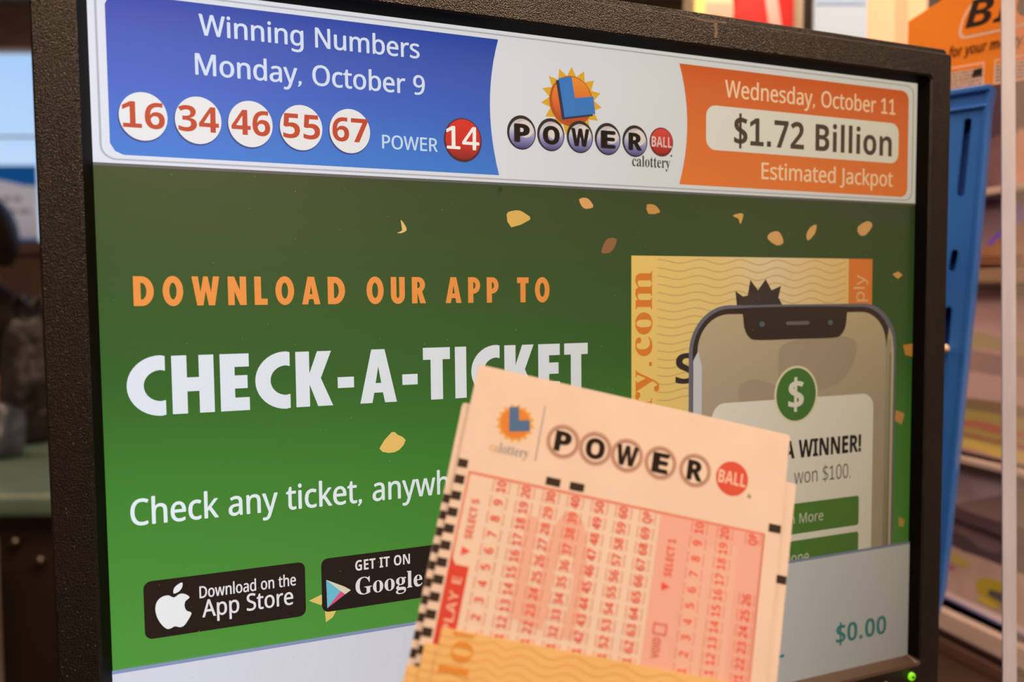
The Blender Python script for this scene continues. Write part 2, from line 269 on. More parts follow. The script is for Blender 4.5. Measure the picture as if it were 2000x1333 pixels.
  'B': (672, [[90,0,90,714,312,714,400,710,472,696,528,674,569,641,593,594,601,533,598,494,588,460,573,430,551,406,524,389,491,379,491,374,514,368,536,360,556,349,574,335,589,318,602,297,611,272,617,242,619,207,611,147,588,96,549,55,497,24,433,6,357,0], [241,431,329,431,369,433,399,440,421,452,435,468,443,488,446,513,443,538,433,557,416,572,392,582,360,588,321,590,241,590], [241,125,340,125,381,128,412,137,435,152,450,171,459,195,462,222,459,247,450,268,435,287,411,300,378,308,335,311,241,311]]),
  'C': (637, [[379,-10,310,-5,249,10,198,36,154,70,119,113,92,164,73,222,62,286,58,356,62,425,75,489,97,547,127,598,165,642,211,677,264,703,325,719,393,724,428,723,464,718,500,711,535,700,569,688,602,674,553,551,473,584,446,592,419,596,393,598,340,591,295,569,260,533,234,484,219,425,214,355,219,285,233,226,257,179,291,144,336,123,393,116,422,117,451,120,481,126,575,154,575,27,544,15,513,6,482,-1,450,-6,416,-9]]),
  'D': (740, [[90,0,90,714,314,714,385,710,450,696,509,674,559,643,602,604,637,557,662,501,677,437,682,364,671,253,636,162,580,92,502,41,406,10,292,0], [241,125,306,125,428,151,501,229,525,360,519,432,502,490,473,535,433,565,383,584,322,590,241,590]]),
  'E': (560, [[90,0,90,714,501,714,501,590,241,590,241,433,483,433,483,309,241,309,241,125,501,125,501,0]]),
  'G': (724, [[390,-10,292,0,210,32,144,84,96,156,68,248,58,358,63,429,77,494,102,552,135,603,177,645,228,679,287,704,355,719,431,724,469,723,506,719,543,712,579,703,612,692,643,680,593,559,570,570,545,579,518,587,490,593,460,597,430,598,388,595,350,585,316,568,286,545,261,517,241,484,226,445,217,402,214,355,216,310,222,269,233,231,248,198,268,169,293,147,323,130,359,119,400,116,496,126,496,275,361,275,361,401,644,401,644,31,606,19,567,9,528,1,485,-5,440,-9]]),
  'I': (389, [[32,0,32,86,119,126,119,588,32,628,32,714,357,714,357,628,270,588,270,126,357,86,357,0]]),
  'K': (664, [[90,0,90,714,241,714,241,387,494,714,662,714,413,398,664,0,492,0,305,301,241,255,241,0]]),
  'L': (565, [[90,0,90,714,241,714,241,125,531,125,531,0]]),
  'M': (943, [[90,0,90,714,296,714,465,168,468,168,647,714,853,714,853,0,712,0,719,559,715,559,531,0,392,0,220,560,216,560,225,0]]),
  'N': (813, [[90,0,90,714,281,714,591,179,594,179,587,714,723,714,723,0,531,0,220,540,216,540,225,0]]),
  'O': (796, [[398,-10,325,-5,261,10,207,36,161,71,123,114,95,165,74,223,62,288,58,359,62,430,74,494,95,552,123,603,161,645,207,680,261,705,326,720,399,725,472,720,535,705,590,680,636,645,673,602,702,552,722,493,734,429,738,358,734,287,722,223,702,165,673,114,636,71,590,36,535,10,471,-5], [398,117,457,124,503,146,537,182,560,230,574,289,579,358,574,428,560,487,537,535,503,571,457,592,399,599,341,592,295,571,260,535,236,487,222,428,217,358,222,289,236,230,260,182,294,146,340,124]]),
  'P': (628, [[90,0,90,714,318,714,402,707,469,688,520,655,555,610,576,555,583,491,580,451,571,412,557,375,536,341,507,311,471,287,425,269,371,258,306,254,241,254,241,0], [241,378,291,378,331,381,365,389,393,404,413,424,426,452,430,486,417,544,377,578,310,590,241,590]]),
  'Q': (796, [[540,-170,409,-10,325,-5,261,10,207,36,161,71,123,114,95,165,74,223,62,288,58,359,62,430,74,494,95,552,123,603,161,645,207,680,261,705,326,720,399,725,472,720,535,705,590,680,636,645,673,602,702,552,722,493,734,429,738,358,733,282,719,212,695,151,661,97,617,54,562,22,734,-170], [398,117,457,124,503,146,537,182,560,230,574,289,579,358,574,428,560,487,537,535,503,571,457,592,399,599,341,592,295,571,260,535,236,487,222,428,217,358,222,289,236,230,260,182,294,146,340,124]]),
  'R': (660, [[90,0,90,714,298,714,387,708,459,690,514,661,552,620,575,566,583,500,581,469,575,440,565,415,551,391,535,371,516,353,495,337,473,323,450,311,660,0,492,0,322,274,241,274,241,0], [241,397,290,397,335,400,371,408,398,422,416,441,426,466,430,496,426,527,415,551,396,569,368,580,332,588,287,590,241,590]]),
  'S': (551, [[248,-10,175,-5,108,9,46,33,46,174,152,134,188,123,224,117,260,115,294,117,320,125,340,137,353,152,360,170,363,191,359,216,345,238,323,256,294,273,151,347,132,361,115,377,98,395,83,415,71,437,62,462,56,490,54,521,61,580,83,630,119,671,168,700,227,718,296,724,333,723,368,718,403,711,437,701,472,689,508,674,459,556,371,587,345,593,318,597,291,598,265,596,243,589,225,578,212,563,205,546,202,526,206,502,217,482,236,466,262,450,372,395,403,377,431,359,454,338,474,316,490,292,502,265,509,233,511,198,503,139,481,88,443,47,390,15,326,-4]]),
  'T': (579, [[214,0,214,588,20,588,20,714,559,714,559,588,365,588,365,0]]),
  'V': (650, [[242,0,0,714,153,714,325,132,497,714,650,714,407,0]]),
  'W': (967, [[182,0,0,714,149,714,275,137,412,714,555,714,692,137,818,714,967,714,785,0,613,0,483,542,354,0]]),
  'Y': (624, [[237,0,237,273,0,714,164,714,312,420,461,714,624,714,387,278,387,0]]),
  'a': (604, [[211,-10,165,-5,125,9,90,33,63,66,47,109,42,163,49,216,69,259,103,292,150,315,211,330,286,337,381,340,381,364,379,390,371,411,359,427,342,438,321,445,296,447,270,446,244,442,218,436,142,407,93,508,123,522,156,534,191,544,227,551,264,556,302,557,370,552,426,536,471,510,503,472,522,424,529,364,529,0,425,0,396,74,392,74,368,47,344,26,318,10,289,-1,253,-8], [267,99,297,102,324,112,348,128,366,149,377,176,381,208,381,253,323,251,280,247,247,239,223,225,207,207,198,186,195,162,197,141,204,125,215,114,230,105,247,101]]),
  'd': (633, [[251,-10,194,-2,145,22,103,62,71,117,51,187,45,272,51,358,71,428,103,484,146,524,196,548,255,556,292,553,324,546,352,533,376,516,396,497,412,476,417,476,406,760,555,760,555,0,441,0,412,71,406,71,390,49,370,30,347,14,320,0,288,-7], [303,109,340,113,369,125,390,146,404,174,413,210,416,255,413,320,405,361,392,393,371,416,340,430,301,435,271,430,245,416,224,393,208,360,199,319,196,270,199,221,208,181,224,150,245,127,272,114]]),
  'e': (591, [[325,-10,272,-7,224,4,180,21,141,44,108,75,81,113,61,158,49,210,45,269,49,329,59,383,78,429,102,467,132,499,168,524,209,542,254,552,303,556,373,549,433,527,482,492,519,442,541,381,548,308,548,236,196,236,201,197,214,164,234,137,260,117,293,105,332,101,366,102,398,106,428,112,457,120,487,131,517,144,517,29,490,17,462,7,433,-1,401,-6,365,-9], [199,335,408,335,405,366,396,394,382,418,362,436,336,446,304,450,277,447,253,438,233,422,216,400,205,371]]),
  'h': (657, [[78,0,78,760,227,760,220,476,228,476,247,501,269,522,295,537,323,548,354,554,386,556,441,551,489,535,529,509,558,470,576,420,582,356,582,0,433,0,433,319,423,385,394,424,345,437,305,432,274,416,252,391,238,355,230,311,227,257,227,0]]),
  'i': (305, [[153,614,132,616,112,621,96,630,82,643,75,662,72,687,75,712,82,731,96,745,112,753,132,758,153,760,174,758,193,753,210,745,223,731,231,712,234,687,231,662,223,643,210,630,193,621,174,616], [78,0,78,546,227,546,227,0]]),
  'l': (305, [[78,0,78,760,227,760,227,0]]),
  'n': (657, [[78,0,78,546,192,546,212,476,220,476,240,501,263,522,292,537,322,548,355,554,388,556,443,551,490,535,529,509,558,470,576,420,582,356,582,0,433,0,433,319,431,355,424,385,412,408,395,424,373,434,345,437,304,432,273,416,252,391,238,355,230,311,227,257,227,0]]),
  'o': (619, [[308,-10,259,-6,214,5,173,23,136,48,104,81,79,120,60,165,49,216,45,274,53,358,77,427,116,483,169,524,234,548,311,556,360,552,406,541,447,523,484,498,515,466,540,428,559,383,570,332,574,274,566,190,542,120,502,64,449,23,384,-2], [310,110,346,115,374,128,396,152,410,184,419,224,422,274,419,324,410,364,396,396,374,418,345,432,309,436,273,432,245,418,224,396,209,364,200,324,197,274,200,224,209,184,224,152,245,128,274,115]]),
  'p': (633, [[78,-240,78,546,199,546,220,475,227,475,243,496,263,515,286,532,313,545,345,553,382,556,439,548,489,524,531,485,563,429,582,359,588,274,581,189,562,118,529,62,486,22,436,-2,378,-10,341,-8,310,0,284,12,262,26,243,43,227,60,219,60,223,32,226,6,227,-240], [336,111,367,116,392,130,412,154,425,186,433,227,436,276,425,365,391,419,334,437,299,433,272,421,252,401,239,373,231,336,227,291,230,226,237,186,251,154,270,130,299,116]]),
  'r': (454, [[78,0,78,546,191,546,213,454,220,454,238,481,260,505,286,526,315,543,348,553,433,552,422,412,353,416,329,411,305,404,283,393,264,378,249,360,237,338,229,310,227,278,227,0]]),
  't': (434, [[265,-10,234,-8,204,-3,178,6,154,19,133,38,117,62,104,91,97,128,94,171,94,434,23,434,23,497,105,547,148,662,243,662,243,546,396,546,396,434,243,434,243,171,245,152,251,137,261,125,274,116,290,111,308,109,402,126,402,15,318,-7,292,-9]]),
  'w': (856, [[165,0,10,546,158,546,251,125,255,125,347,546,511,546,599,125,603,125,700,546,846,546,689,0,527,0,429,432,425,432,325,0]]),
 },
 'S': {
  '1': (559, [[97,0,97,53,179,53,195,55,207,59,217,67,224,79,228,96,229,118,229,619,161,544,140,528,120,518,100,515,85,517,71,524,59,535,50,550,44,568,42,589,110,613,136,626,165,644,266,718,378,718,378,118,379,99,382,83,388,70,397,61,411,55,429,53,510,53,510,0]]),
  '4': (559, [[180,0,180,53,230,54,249,59,266,66,279,78,287,98,290,125,290,186,13,186,13,247,297,714,436,714,436,252,540,252,540,186,436,186,436,125,439,98,447,78,460,66,477,59,496,54,531,53,531,0], [83,252,290,252,297,619]]),
  'G': (756, [[399,-15,330,-10,267,5,211,29,161,62,119,104,86,153,61,209,46,272,41,341,46,408,61,469,86,524,119,573,160,614,208,648,261,673,320,688,383,693,436,689,492,677,577,649,588,650,597,654,604,660,624,693,651,693,651,458,625,458,609,497,591,532,569,564,545,592,518,615,490,635,460,649,430,657,398,660,297,624,237,517,217,339,223,243,240,163,268,101,306,55,354,28,410,19,444,21,470,29,489,41,500,57,508,79,510,106,510,190,508,218,501,239,490,254,472,263,446,269,410,271,410,295,745,295,745,271,716,269,694,263,680,254,671,240,666,219,664,191,664,43,576,11,488,-9]]),
  'a': (512, [[379,-15,337,-8,310,15,298,52,250,16,198,-6,142,-13,110,-10,82,0,60,17,43,39,33,65,30,94,37,135,59,172,95,203,146,230,213,257,296,283,296,359,294,385,288,405,278,421,264,431,244,438,220,440,184,436,162,426,155,408,157,402,177,369,181,356,183,344,181,327,174,313,164,301,149,291,133,286,115,284,96,286,80,292,67,303,57,316,51,333,49,352,52,375,60,395,73,415,92,432,114,446,141,458,171,467,205,472,241,474,305,470,356,457,392,435,416,404,431,363,436,313,439,59,442,55,447,52,453,51,460,52,468,56,477,62,490,41,456,10,419,-9], [225,50,235,51,246,55,259,61,272,70,284,81,296,94,296,252,229,225,189,183,176,125,181,83,198,58]]),
  'c': (437, [[232,-15,195,-12,161,-1,129,16,100,39,76,68,56,101,41,139,32,179,29,223,32,270,43,313,60,353,82,388,110,417,143,442,179,460,218,471,260,475,305,472,342,461,373,444,395,421,409,395,413,365,411,348,406,333,397,321,384,311,369,306,352,304,319,312,299,335,292,373,294,404,289,425,275,438,252,442,205,424,176,370,167,279,171,212,183,157,204,114,232,82,265,63,304,57,339,63,372,79,404,107,424,90,369,32,305,-3]]),
  'e': (448, [[229,-15,192,-12,157,-1,126,16,98,39,74,68,55,102,41,142,32,186,29,234,32,279,41,320,56,358,76,391,101,420,130,443,162,460,197,471,234,474,287,468,333,449,371,417,399,374,415,321,421,258,421,247,174,247,189,145,230,83,297,63,335,70,370,92,402,128,424,108,370,40,305,-1], [173,286,300,286,299,358,294,389,288,413,277,429,261,439,240,442,203,427,180,380,173,303]]),
  'g': (487, [[217,-209,158,-206,109,-197,71,-181,43,-160,27,-137,21,-111,30,-81,57,-57,102,-38,65,-15,42,13,35,45,38,69,47,90,63,110,85,128,115,146,152,164,86,200,46,251,33,316,36,346,45,374,59,399,79,420,102,439,131,454,162,465,197,472,234,474,273,472,310,465,347,453,472,453,472,399,399,399,418,369,430,337,434,303,431,275,424,249,411,225,394,204,373,186,348,172,320,161,289,155,195,153,180,149,168,141,158,130,152,119,150,106,157,88,177,77,210,73,310,72,351,67,386,60,413,50,435,36,451,19,461,-2,468,-26,470,-55,463,-100,441,-137,406,-168,356,-191,293,-204], [234,185,256,189,272,199,284,217,291,242,296,274,297,314,296,354,291,386,284,411,272,428,256,439,234,442,213,439,196,428,185,411,176,386,172,354,170,314,172,274,176,242,185,217,196,199,213,189], [239,-173,324,-165,375,-140,392,-98,390,-82,383,-70,371,-62,354,-56,332,-52,305,-51,144,-51,125,-68,113,-87,109,-108,113,-125,123,-140,141,-154,166,-165,198,-171]]),
  'l': (297, [[27,0,27,24,45,26,58,31,68,38,73,48,77,63,78,83,78,592,77,612,74,628,70,639,62,647,49,652,30,654,30,678,221,678,221,83,222,64,225,50,230,39,238,32,251,27,268,24,268,0]]),
  'm': (825, [[27,0,27,24,44,26,58,31,67,38,73,49,77,64,78,83,78,377,77,396,74,411,68,423,59,431,46,436,28,438,28,462,218,462,218,394,258,438,303,465,353,474,412,465,453,436,477,389,519,436,567,465,622,474,693,456,736,403,750,315,750,83,751,64,754,49,760,39,768,31,781,26,798,24,798,0,562,0,562,24,579,26,591,31,600,39,606,50,609,65,610,83,610,323,609,348,606,368,601,384,593,395,580,402,562,404,534,398,507,381,483,353,483,83,484,65,487,50,493,39,501,31,513,26,530,24,530,0,297,0,297,24,314,26,326,31,335,39,341,50,344,65,345,83,345,323,344,348,341,368,336,384,328,395,315,402,297,404,267,398,241,380,218,350,218,83,219,65,222,50,227,40,235,32,247,27,264,24,264,0]]),
  'o': (501, [[251,-15,209,-11,170,-1,135,17,103,41,77,70,56,105,40,143,31,185,28,229,31,275,40,317,56,356,77,390,103,419,135,443,170,460,208,470,250,474,292,471,330,460,365,443,396,420,422,391,444,357,459,318,469,276,472,229,469,183,459,141,444,102,422,68,396,39,366,16,331,-1,293,-12], [251,17,276,22,296,35,311,58,316,74,321,95,327,229,325,307,319,365,309,403,295,426,275,440,251,445,225,440,205,426,191,403,182,365,176,307,174,230,181,95,186,74,191,58,206,35,226,22]]),
  'p': (553, [[26,-207,26,-184,40,-183,51,-179,60,-175,67,-168,72,-160,75,-150,78,362,77,389,74,409,69,422,61,429,47,435,29,439,29,462,213,462,213,391,247,438,291,466,343,475,377,472,408,461,436,444,461,421,482,393,499,360,511,322,519,282,521,238,518,191,511,148,498,108,481,72,459,42,434,18,404,-1,373,-11,338,-15,292,-8,253,13,220,48,223,-131,226,-147,231,-159,239,-169,249,-175,261,-179,276,-182,294,-183,294,-207], [291,42,319,47,340,62,356,88,367,125,374,172,376,230,374,286,368,332,359,369,345,394,324,409,296,414,267,407,242,386,220,350,220,102,238,69,262,49]]),
  'r': (428, [[27,0,27,24,45,26,58,31,68,38,73,48,77,63,78,83,78,375,77,397,74,414,69,425,61,431,48,435,30,437,31,462,217,462,217,375,235,405,256,429,279,449,302,463,325,471,347,474,373,472,394,464,410,453,422,437,429,418,431,396,429,378,423,362,414,349,401,339,386,333,369,331,353,332,340,337,331,344,301,380,292,385,281,387,267,384,254,375,241,360,230,339,224,315,222,286,222,83,224,63,228,48,237,38,249,31,269,26,294,24,294,0]]),
  't': (340, [[184,-14,148,-11,119,-1,98,16,84,39,75,69,72,106,72,415,30,415,30,446,131,550,156,579,176,606,192,631,215,631,215,462,309,462,309,415,215,415,216,103,218,88,223,76,229,67,238,62,250,60,272,66,291,83,307,111,331,98,294,36,245,-2]]),
  'y': (447, [[78,-209,54,-206,33,-199,15,-186,1,-169,-7,-149,-10,-125,-8,-108,-2,-93,7,-79,20,-68,35,-61,53,-59,69,-61,83,-65,95,-73,104,-84,109,-97,112,-139,118,-145,128,-147,140,-143,154,-131,170,-110,209,-7,23,428,16,433,7,436,-7,437,-7,462,241,462,241,437,211,434,202,431,196,426,192,419,276,177,353,418,348,426,342,431,332,434,318,436,302,437,302,462,446,462,446,437,433,435,422,429,413,418,404,403,241,-36,225,-79,208,-114,193,-143,176,-165,160,-182,142,-195,123,-203,102,-207]]),
 },
 'J': {
  'B': (620, [[26,0,177,714,385,714,449,710,503,698,549,678,583,648,604,607,611,555,606,509,593,469,570,435,539,407,501,386,455,372,455,368,485,357,511,341,533,321,549,295,559,266,562,233,558,182,546,138,525,101,497,69,464,44,425,25,380,11,333,3,281,0], [266,431,339,431,372,433,401,441,425,453,443,470,453,493,457,523,448,560,420,583,374,590,300,590], [201,125,289,125,323,128,353,137,378,153,396,174,407,200,411,232,409,255,401,275,389,291,372,302,349,309,322,311,241,311]]),
  'C': (612, [[322,-10,242,-2,177,24,126,66,89,122,67,190,60,270,62,312,66,355,75,398,86,440,101,481,119,521,140,558,165,593,193,626,225,654,261,679,301,699,344,713,391,722,442,725,485,724,524,719,558,713,589,703,621,690,652,674,594,552,524,586,498,593,471,598,442,599,404,596,369,586,339,569,311,547,287,521,267,491,250,458,236,423,226,387,218,350,214,314,212,278,216,229,227,188,246,157,272,135,308,121,352,117,379,118,407,122,435,128,517,155,517,28,437,3,402,-4,364,-9]]),
  'I': (383, [[-29,0,-11,86,80,126,178,588,104,628,122,714,438,714,420,628,327,588,229,126,305,86,287,0]]),
 },
 'I': {
  'e': (499, [[242,-10,185,-4,137,14,99,45,70,85,54,134,48,192,50,235,56,277,67,319,81,359,99,397,120,433,145,465,173,492,205,515,239,532,276,543,316,546,363,542,401,531,431,513,452,488,465,457,469,421,465,387,455,356,437,326,411,299,377,276,335,258,284,243,225,235,139,232,140,157,150,125,167,99,190,79,221,67,258,63,283,64,307,68,330,74,404,104,404,29,330,1,304,-5,274,-9], [152,303,198,304,235,308,270,314,302,322,329,334,352,349,369,367,380,389,383,414,381,430,375,444,366,457,352,466,334,471,311,473,279,468,249,453,219,429,191,395,169,353]]),
  'f': (318, [[-48,-240,-112,-230,-112,-156,-56,-167,-34,-164,-15,-154,0,-138,12,-115,23,-87,32,-53,142,469,49,469,56,506,156,539,167,587,179,630,192,665,207,695,223,718,243,736,265,749,290,758,318,763,349,765,443,746,420,679,353,693,329,691,308,683,292,671,277,652,265,624,255,587,243,536,358,536,345,469,230,469,118,-63,104,-114,86,-158,62,-193,33,-219,-4,-235]]),
  'm': (875, [[28,0,142,536,214,536,203,437,208,437,251,487,268,503,287,517,307,529,329,538,354,544,380,546,414,543,442,532,465,515,482,491,494,462,501,427,505,427,519,447,535,466,553,484,572,501,592,516,614,529,637,538,662,544,689,546,727,542,759,531,785,512,804,486,815,453,819,414,739,0,650,0,729,425,724,441,715,454,701,464,684,470,663,472,641,469,618,461,595,448,571,429,548,404,527,374,507,336,491,293,478,242,427,0,339,0,419,402,417,422,412,440,404,454,392,464,375,470,354,472,332,469,309,462,285,449,261,430,238,404,216,372,196,333,179,286,165,231,116,0]]),
  'n': (579, [[24,-3,139,539,217,539,206,440,251,490,269,506,289,520,311,532,335,541,360,547,388,549,428,545,462,533,490,514,510,487,522,454,526,414,444,-3,350,-3,432,405,424,441,402,462,364,469,341,466,318,459,293,446,267,427,243,402,221,370,200,331,182,285,168,230,118,-3]]),
  'o': (563, [[248,-8,190,-2,142,17,102,48,72,89,54,139,48,198,50,239,56,280,65,321,78,360,95,397,116,432,140,463,168,490,200,513,235,529,274,540,316,543,374,537,423,518,463,488,492,446,510,396,516,336,514,295,508,255,499,214,486,175,469,138,449,103,424,72,396,45,365,23,330,6,291,-5], [253,65,284,69,313,80,340,99,364,124,385,156,403,195,416,240,423,290,426,346,425,366,421,385,416,405,407,422,396,438,381,452,363,462,342,468,317,470,282,466,250,453,222,433,197,405,176,371,159,333,147,289,139,244,137,195,140,157,151,125,168,99,191,80,219,69]]),
  'r': (398, [[28,0,142,536,214,536,203,437,208,437,268,505,285,518,304,530,324,539,347,544,429,539,410,460,359,466,327,462,297,451,270,433,245,409,224,381,205,349,189,315,177,280,168,245,116,0]]),
  'u': (579, [[189,-10,151,-6,119,5,92,24,71,50,59,83,55,123,136,536,225,536,144,132,146,112,151,95,161,82,174,71,192,65,214,63,237,66,262,74,288,87,313,106,338,132,362,164,383,203,400,250,414,305,463,536,550,536,436,0,364,0,375,99,370,99,326,50,308,33,288,19,267,7,243,-2,217,-8]]),
  'y': (467, [[-25,-240,-94,-230,-94,-159,-30,-168,-4,-165,19,-157,39,-143,58,-124,76,-99,94,-70,129,-8,48,536,136,536,184,72,187,72,421,536,515,536,175,-90,148,-136,120,-173,91,-203,58,-223,19,-236]]),
 },
}

def _decode():
    out = {}
    for st, gl in GLYPHS.items():
        out[st] = {}
        for ch, (adv, cs) in gl.items():
            out[st][ch] = (adv / 1000.0, [[[(c[i] / 1000.0, c[i + 1] / 1000.0) for i in range(0, len(c), 2)] for c in cs]])
    return out
FONT = _decode()

def _poster_font():
    """heavy condensed geometric capitals, cap height 1"""
    g = {}
    def arc(cx, cy, rx, ry, a0, a1, n=12):
        return [(cx + rx * math.cos(math.radians(a0 + (a1 - a0) * i / n)),
                 cy + ry * math.sin(math.radians(a0 + (a1 - a0) * i / n))) for i in range(n + 1)]
    g['I'] = (0.24, [[[(0, 0), (.24, 0), (.24, 1), (0, 1)]]])
    g['H'] = (0.70, [[[(0, 0), (.25, 0), (.25, .38), (.45, .38), (.45, 0), (.70, 0), (.70, 1), (.45, 1), (.45, .62), (.25, .62), (.25, 1), (0, 1)]]])
    g['E'] = (0.50, [[[(0, 0), (.50, 0), (.50, .23), (.25, .23), (.25, .39), (.47, .39), (.47, .62), (.25, .62), (.25, .77), (.50, .77), (.50, 1), (0, 1)]]])
    g['L'] = (0.49, [[[(0, 0), (.49, 0), (.49, .22), (.25, .22), (.25, 1), (0, 1)]]])
    g['T'] = (0.56, [[[(.155, 0), (.405, 0), (.405, .77), (.56, .77), (.56, 1), (0, 1), (0, .77), (.155, .77)]]])
    g['K'] = (0.66, [[[(0, 0), (.25, 0), (.25, .40), (.40, 0), (.68, 0), (.46, .51), (.66, 1), (.40, 1), (.25, .60), (.25, 1), (0, 1)]]])
    g['A'] = (0.72, [[[(0, 0), (.235, 0), (.275, .19), (.445, .19), (.485, 0), (.72, 0), (.49, 1), (.23, 1)], [(.305, .37), (.415, .37), (.36, .68)]]])
    g['N'] = (0.68, [[[(0, 0), (.24, 0), (.24, .48), (.44, 0), (.68, 0), (.68, 1), (.44, 1), (.44, .52), (.24, 1), (0, 1)]]])
    g['W'] = (1.00, [[[(.18, 0), (.40, 0), (.50, .50), (.60, 0), (.82, 0), (1.0, 1), (.77, 1), (.69, .46), (.58, 1), (.42, 1), (.31, .46), (.23, 1), (0, 1)]]])
    g['O'] = (0.72, [[arc(.36, .5, .36, .515, 0, 354, 36), arc(.36, .5, .125, .285, 0, 354, 30)]])
    g['C'] = (0.62, [[[(.62, 1.0)] + arc(.55, .5, .55, .515, 90, 270, 20) + [(.62, 0), (.62, .25)] + arc(.55, .5, .28, .265, 270, 90, 16) + [(.62, .75)]]])
    g['D'] = (0.70, [[[(0, 0), (0, 1)] + arc(.28, .5, .42, .5, 90, -90, 20), [(.25, .22), (.25, .78)] + arc(.28, .5, .165, .28, 90, -90, 14)]])
    g['U'] = (0.60, [[[(0, 1), (.24, 1), (.24, .30)] + arc(.30, .30, .06, .09, 180, 360, 8) + [(.36, 1), (.60, 1), (.60, .32)] + arc(.30, .32, .30, .335, 0, -180, 16)]])
    g['P'] = (0.56, [[[(0, 0), (.24, 0), (.24, .36)] + arc(.26, .68, .30, .32, -90, 90, 14) + [(0, 1)], [(.24, .55), (.24, .81)] + arc(.255, .68, .09, .13, 90, -90, 8)]])
    g['R'] = (0.60, [[[(0, 0), (.24, 0), (.24, .40), (.36, 0), (.61, 0), (.45, .44)] + arc(.28, .71, .30, .29, -40, 90, 12) + [(0, 1)], [(.24, .58), (.24, .82)] + arc(.265, .70, .09, .12, 90, -90, 8)]])
    g['-'] = (0.33, [[[(.01, .31), (.32, .31), (.32, .51), (.01, .51)]]])
    return g
FONT['F'] = _poster_font()
# figure one with a foot, as on the terminal's typeface
FONT['R']['1'] = (0.572, [[[(.09, 0), (.50, 0), (.50, .075), (.34, .075), (.34, .705), (.26, .705), (.08, .60), (.08, .51), (.25, .60), (.25, .075), (.09, .075)]]])
FONT['B']['1'] = (0.572, [[[(.06, 0), (.53, 0), (.53, .115), (.375, .115), (.375, .715), (.25, .715), (.05, .60), (.05, .475), (.235, .575), (.235, .115), (.06, .115)]]])

def _inside(pt, c):
    r = False
    for i in range(len(c)):
        (x0, y0), (x1, y1) = c[i - 1], c[i]
        if (y0 > pt[1]) != (y1 > pt[1]) and pt[0] < (x1 - x0) * (pt[1] - y0) / (y1 - y0) + x0:
            r = not r
    return r

def separate(contours):
    """outer outlines, each with the holes that lie in it"""
    outer = [c for c in contours if not any(d is not c and _inside(c[0], d) for d in contours)]
    return [[c] + [d for d in contours if d is not c and _inside(d[0], c)] for c in outer]

def glyph_run(s, st, track=0.0):
    """list of glyphs (each a list of contours) and the run's width"""
    f = FONT[st]
    heavy = st in 'BJF'
    w = 0.145 if heavy else 0.085
    x, out = 0.0, []
    for ch in s:
        if ch == ' ':
            x += (0.30 if st != 'F' else 0.36) + track; continue
        if ch == '.' or ch == ',':
            out.append([[(x + .07, 0), (x + .07 + w, 0), (x + .07 + w, w), (x + .07, w)]])
            if ch == ',':
                out.append([[(x + .07 + w * .4, 0.0), (x + .07 + w, 0.0), (x + .03 + w * .5, -w * 1.1), (x + .03, -w * 1.1)]])
            x += .07 + w + .09 + track; continue
        if ch == '!':
            out.append([[(x + .07, 0), (x + .07 + w, 0), (x + .07 + w, w), (x + .07, w)]])
            out.append([[(x + .08, .21), (x + .06 + w, .21), (x + .08 + w, .714), (x + .06, .714)]])
            x += .16 + w + track; continue
        if ch == '$':
            adv, gs = f['S']
            k = .92
            for g in gs:
                out.append([[(x + p[0], p[1] * k + .03) for p in c] for c in g])
            m = x + adv * 0.48
            out.append([[(m - w * .3, -.10), (m + w * .3, -.10), (m + w * .3, .80), (m - w * .3, .80)]])
            x += adv + track; continue
        adv, gs = f[ch]
        for g in [q for g0 in gs for q in separate(g0)]:
            out.append([[(x + p[0], p[1]) for p in c] for c in g])
        x += adv + track
        if st == 'F':
            x += 0.085
    return out

CAP = {'R': .714, 'B': .714, 'S': .70, 'J': .714, 'I': .714, 'F': 1.0}

class Flat:
    """collects flat shapes of one colour on a surface; place(x, y) turns layout units into a local point"""
    def __init__(self, place):
        self.place, self.v, self.f = place, [], []
    def poly(self, *contours):
        base = len(self.v)
        tris = tessellate_polygon([[Vector((p[0], p[1], 0)) for p in c] for c in contours])
        self.v += [self.place(*p) for c in contours for p in c]
        self.f += [tuple(base + i for i in t) for t in tris]
        return self
    def text(self, s, st, x0, x1, base, cap, track=0.0, rot=False, slant=0.0, fat=0.0):
        """horizontal: x0..x1 on baseline y=base (y down); rot: reads upward from y=x0 to y=x1 on baseline x=base"""
        gl = glyph_run(s, st, track)
        xs = [p[0] for g in gl for c in g for p in c]
        a, b = min(xs), max(xs)
        sx = abs(x1 - x0) / (b - a)
        sy = cap / CAP[st]
        shifts = [(0, 0)] if fat == 0 else [(-fat, 0), (fat, 0), (0, fat * .6), (0, -fat * .6)]   # heavier strokes
        for g in gl:
            for (ox, oy) in shifts:
                cs = []
                for c in g:
                    q = [((p[0] + ox - a) * sx + p[1] * slant * sy, (p[1] + oy) * sy) for p in c]
                    cs.append([(base - y, x0 - x) for x, y in q] if rot else [(x0 + x, base - y) for x, y in q])
                self.poly(*cs)
        return self
    def build(self, name, mat, parent, label=None):
        o = mesh(name, self.v, self.f, mat, parent)
        if label: o['label'] = label
        return o

# ------------------------------------------------------------------ materials
def principled(name, colour, rough=0.6, spec=0.4, metal=0.0):
    m = bpy.data.materials.new(name)
    m.use_nodes = True
    b = m.node_tree.nodes['Principled BSDF']
    b.inputs['Base Color'].default_value = lin(colour)
    b.inputs['Roughness'].default_value = rough
    b.inputs['Specular IOR Level'].default_value = spec
    b.inputs['Metallic'].default_value = metal
    return m

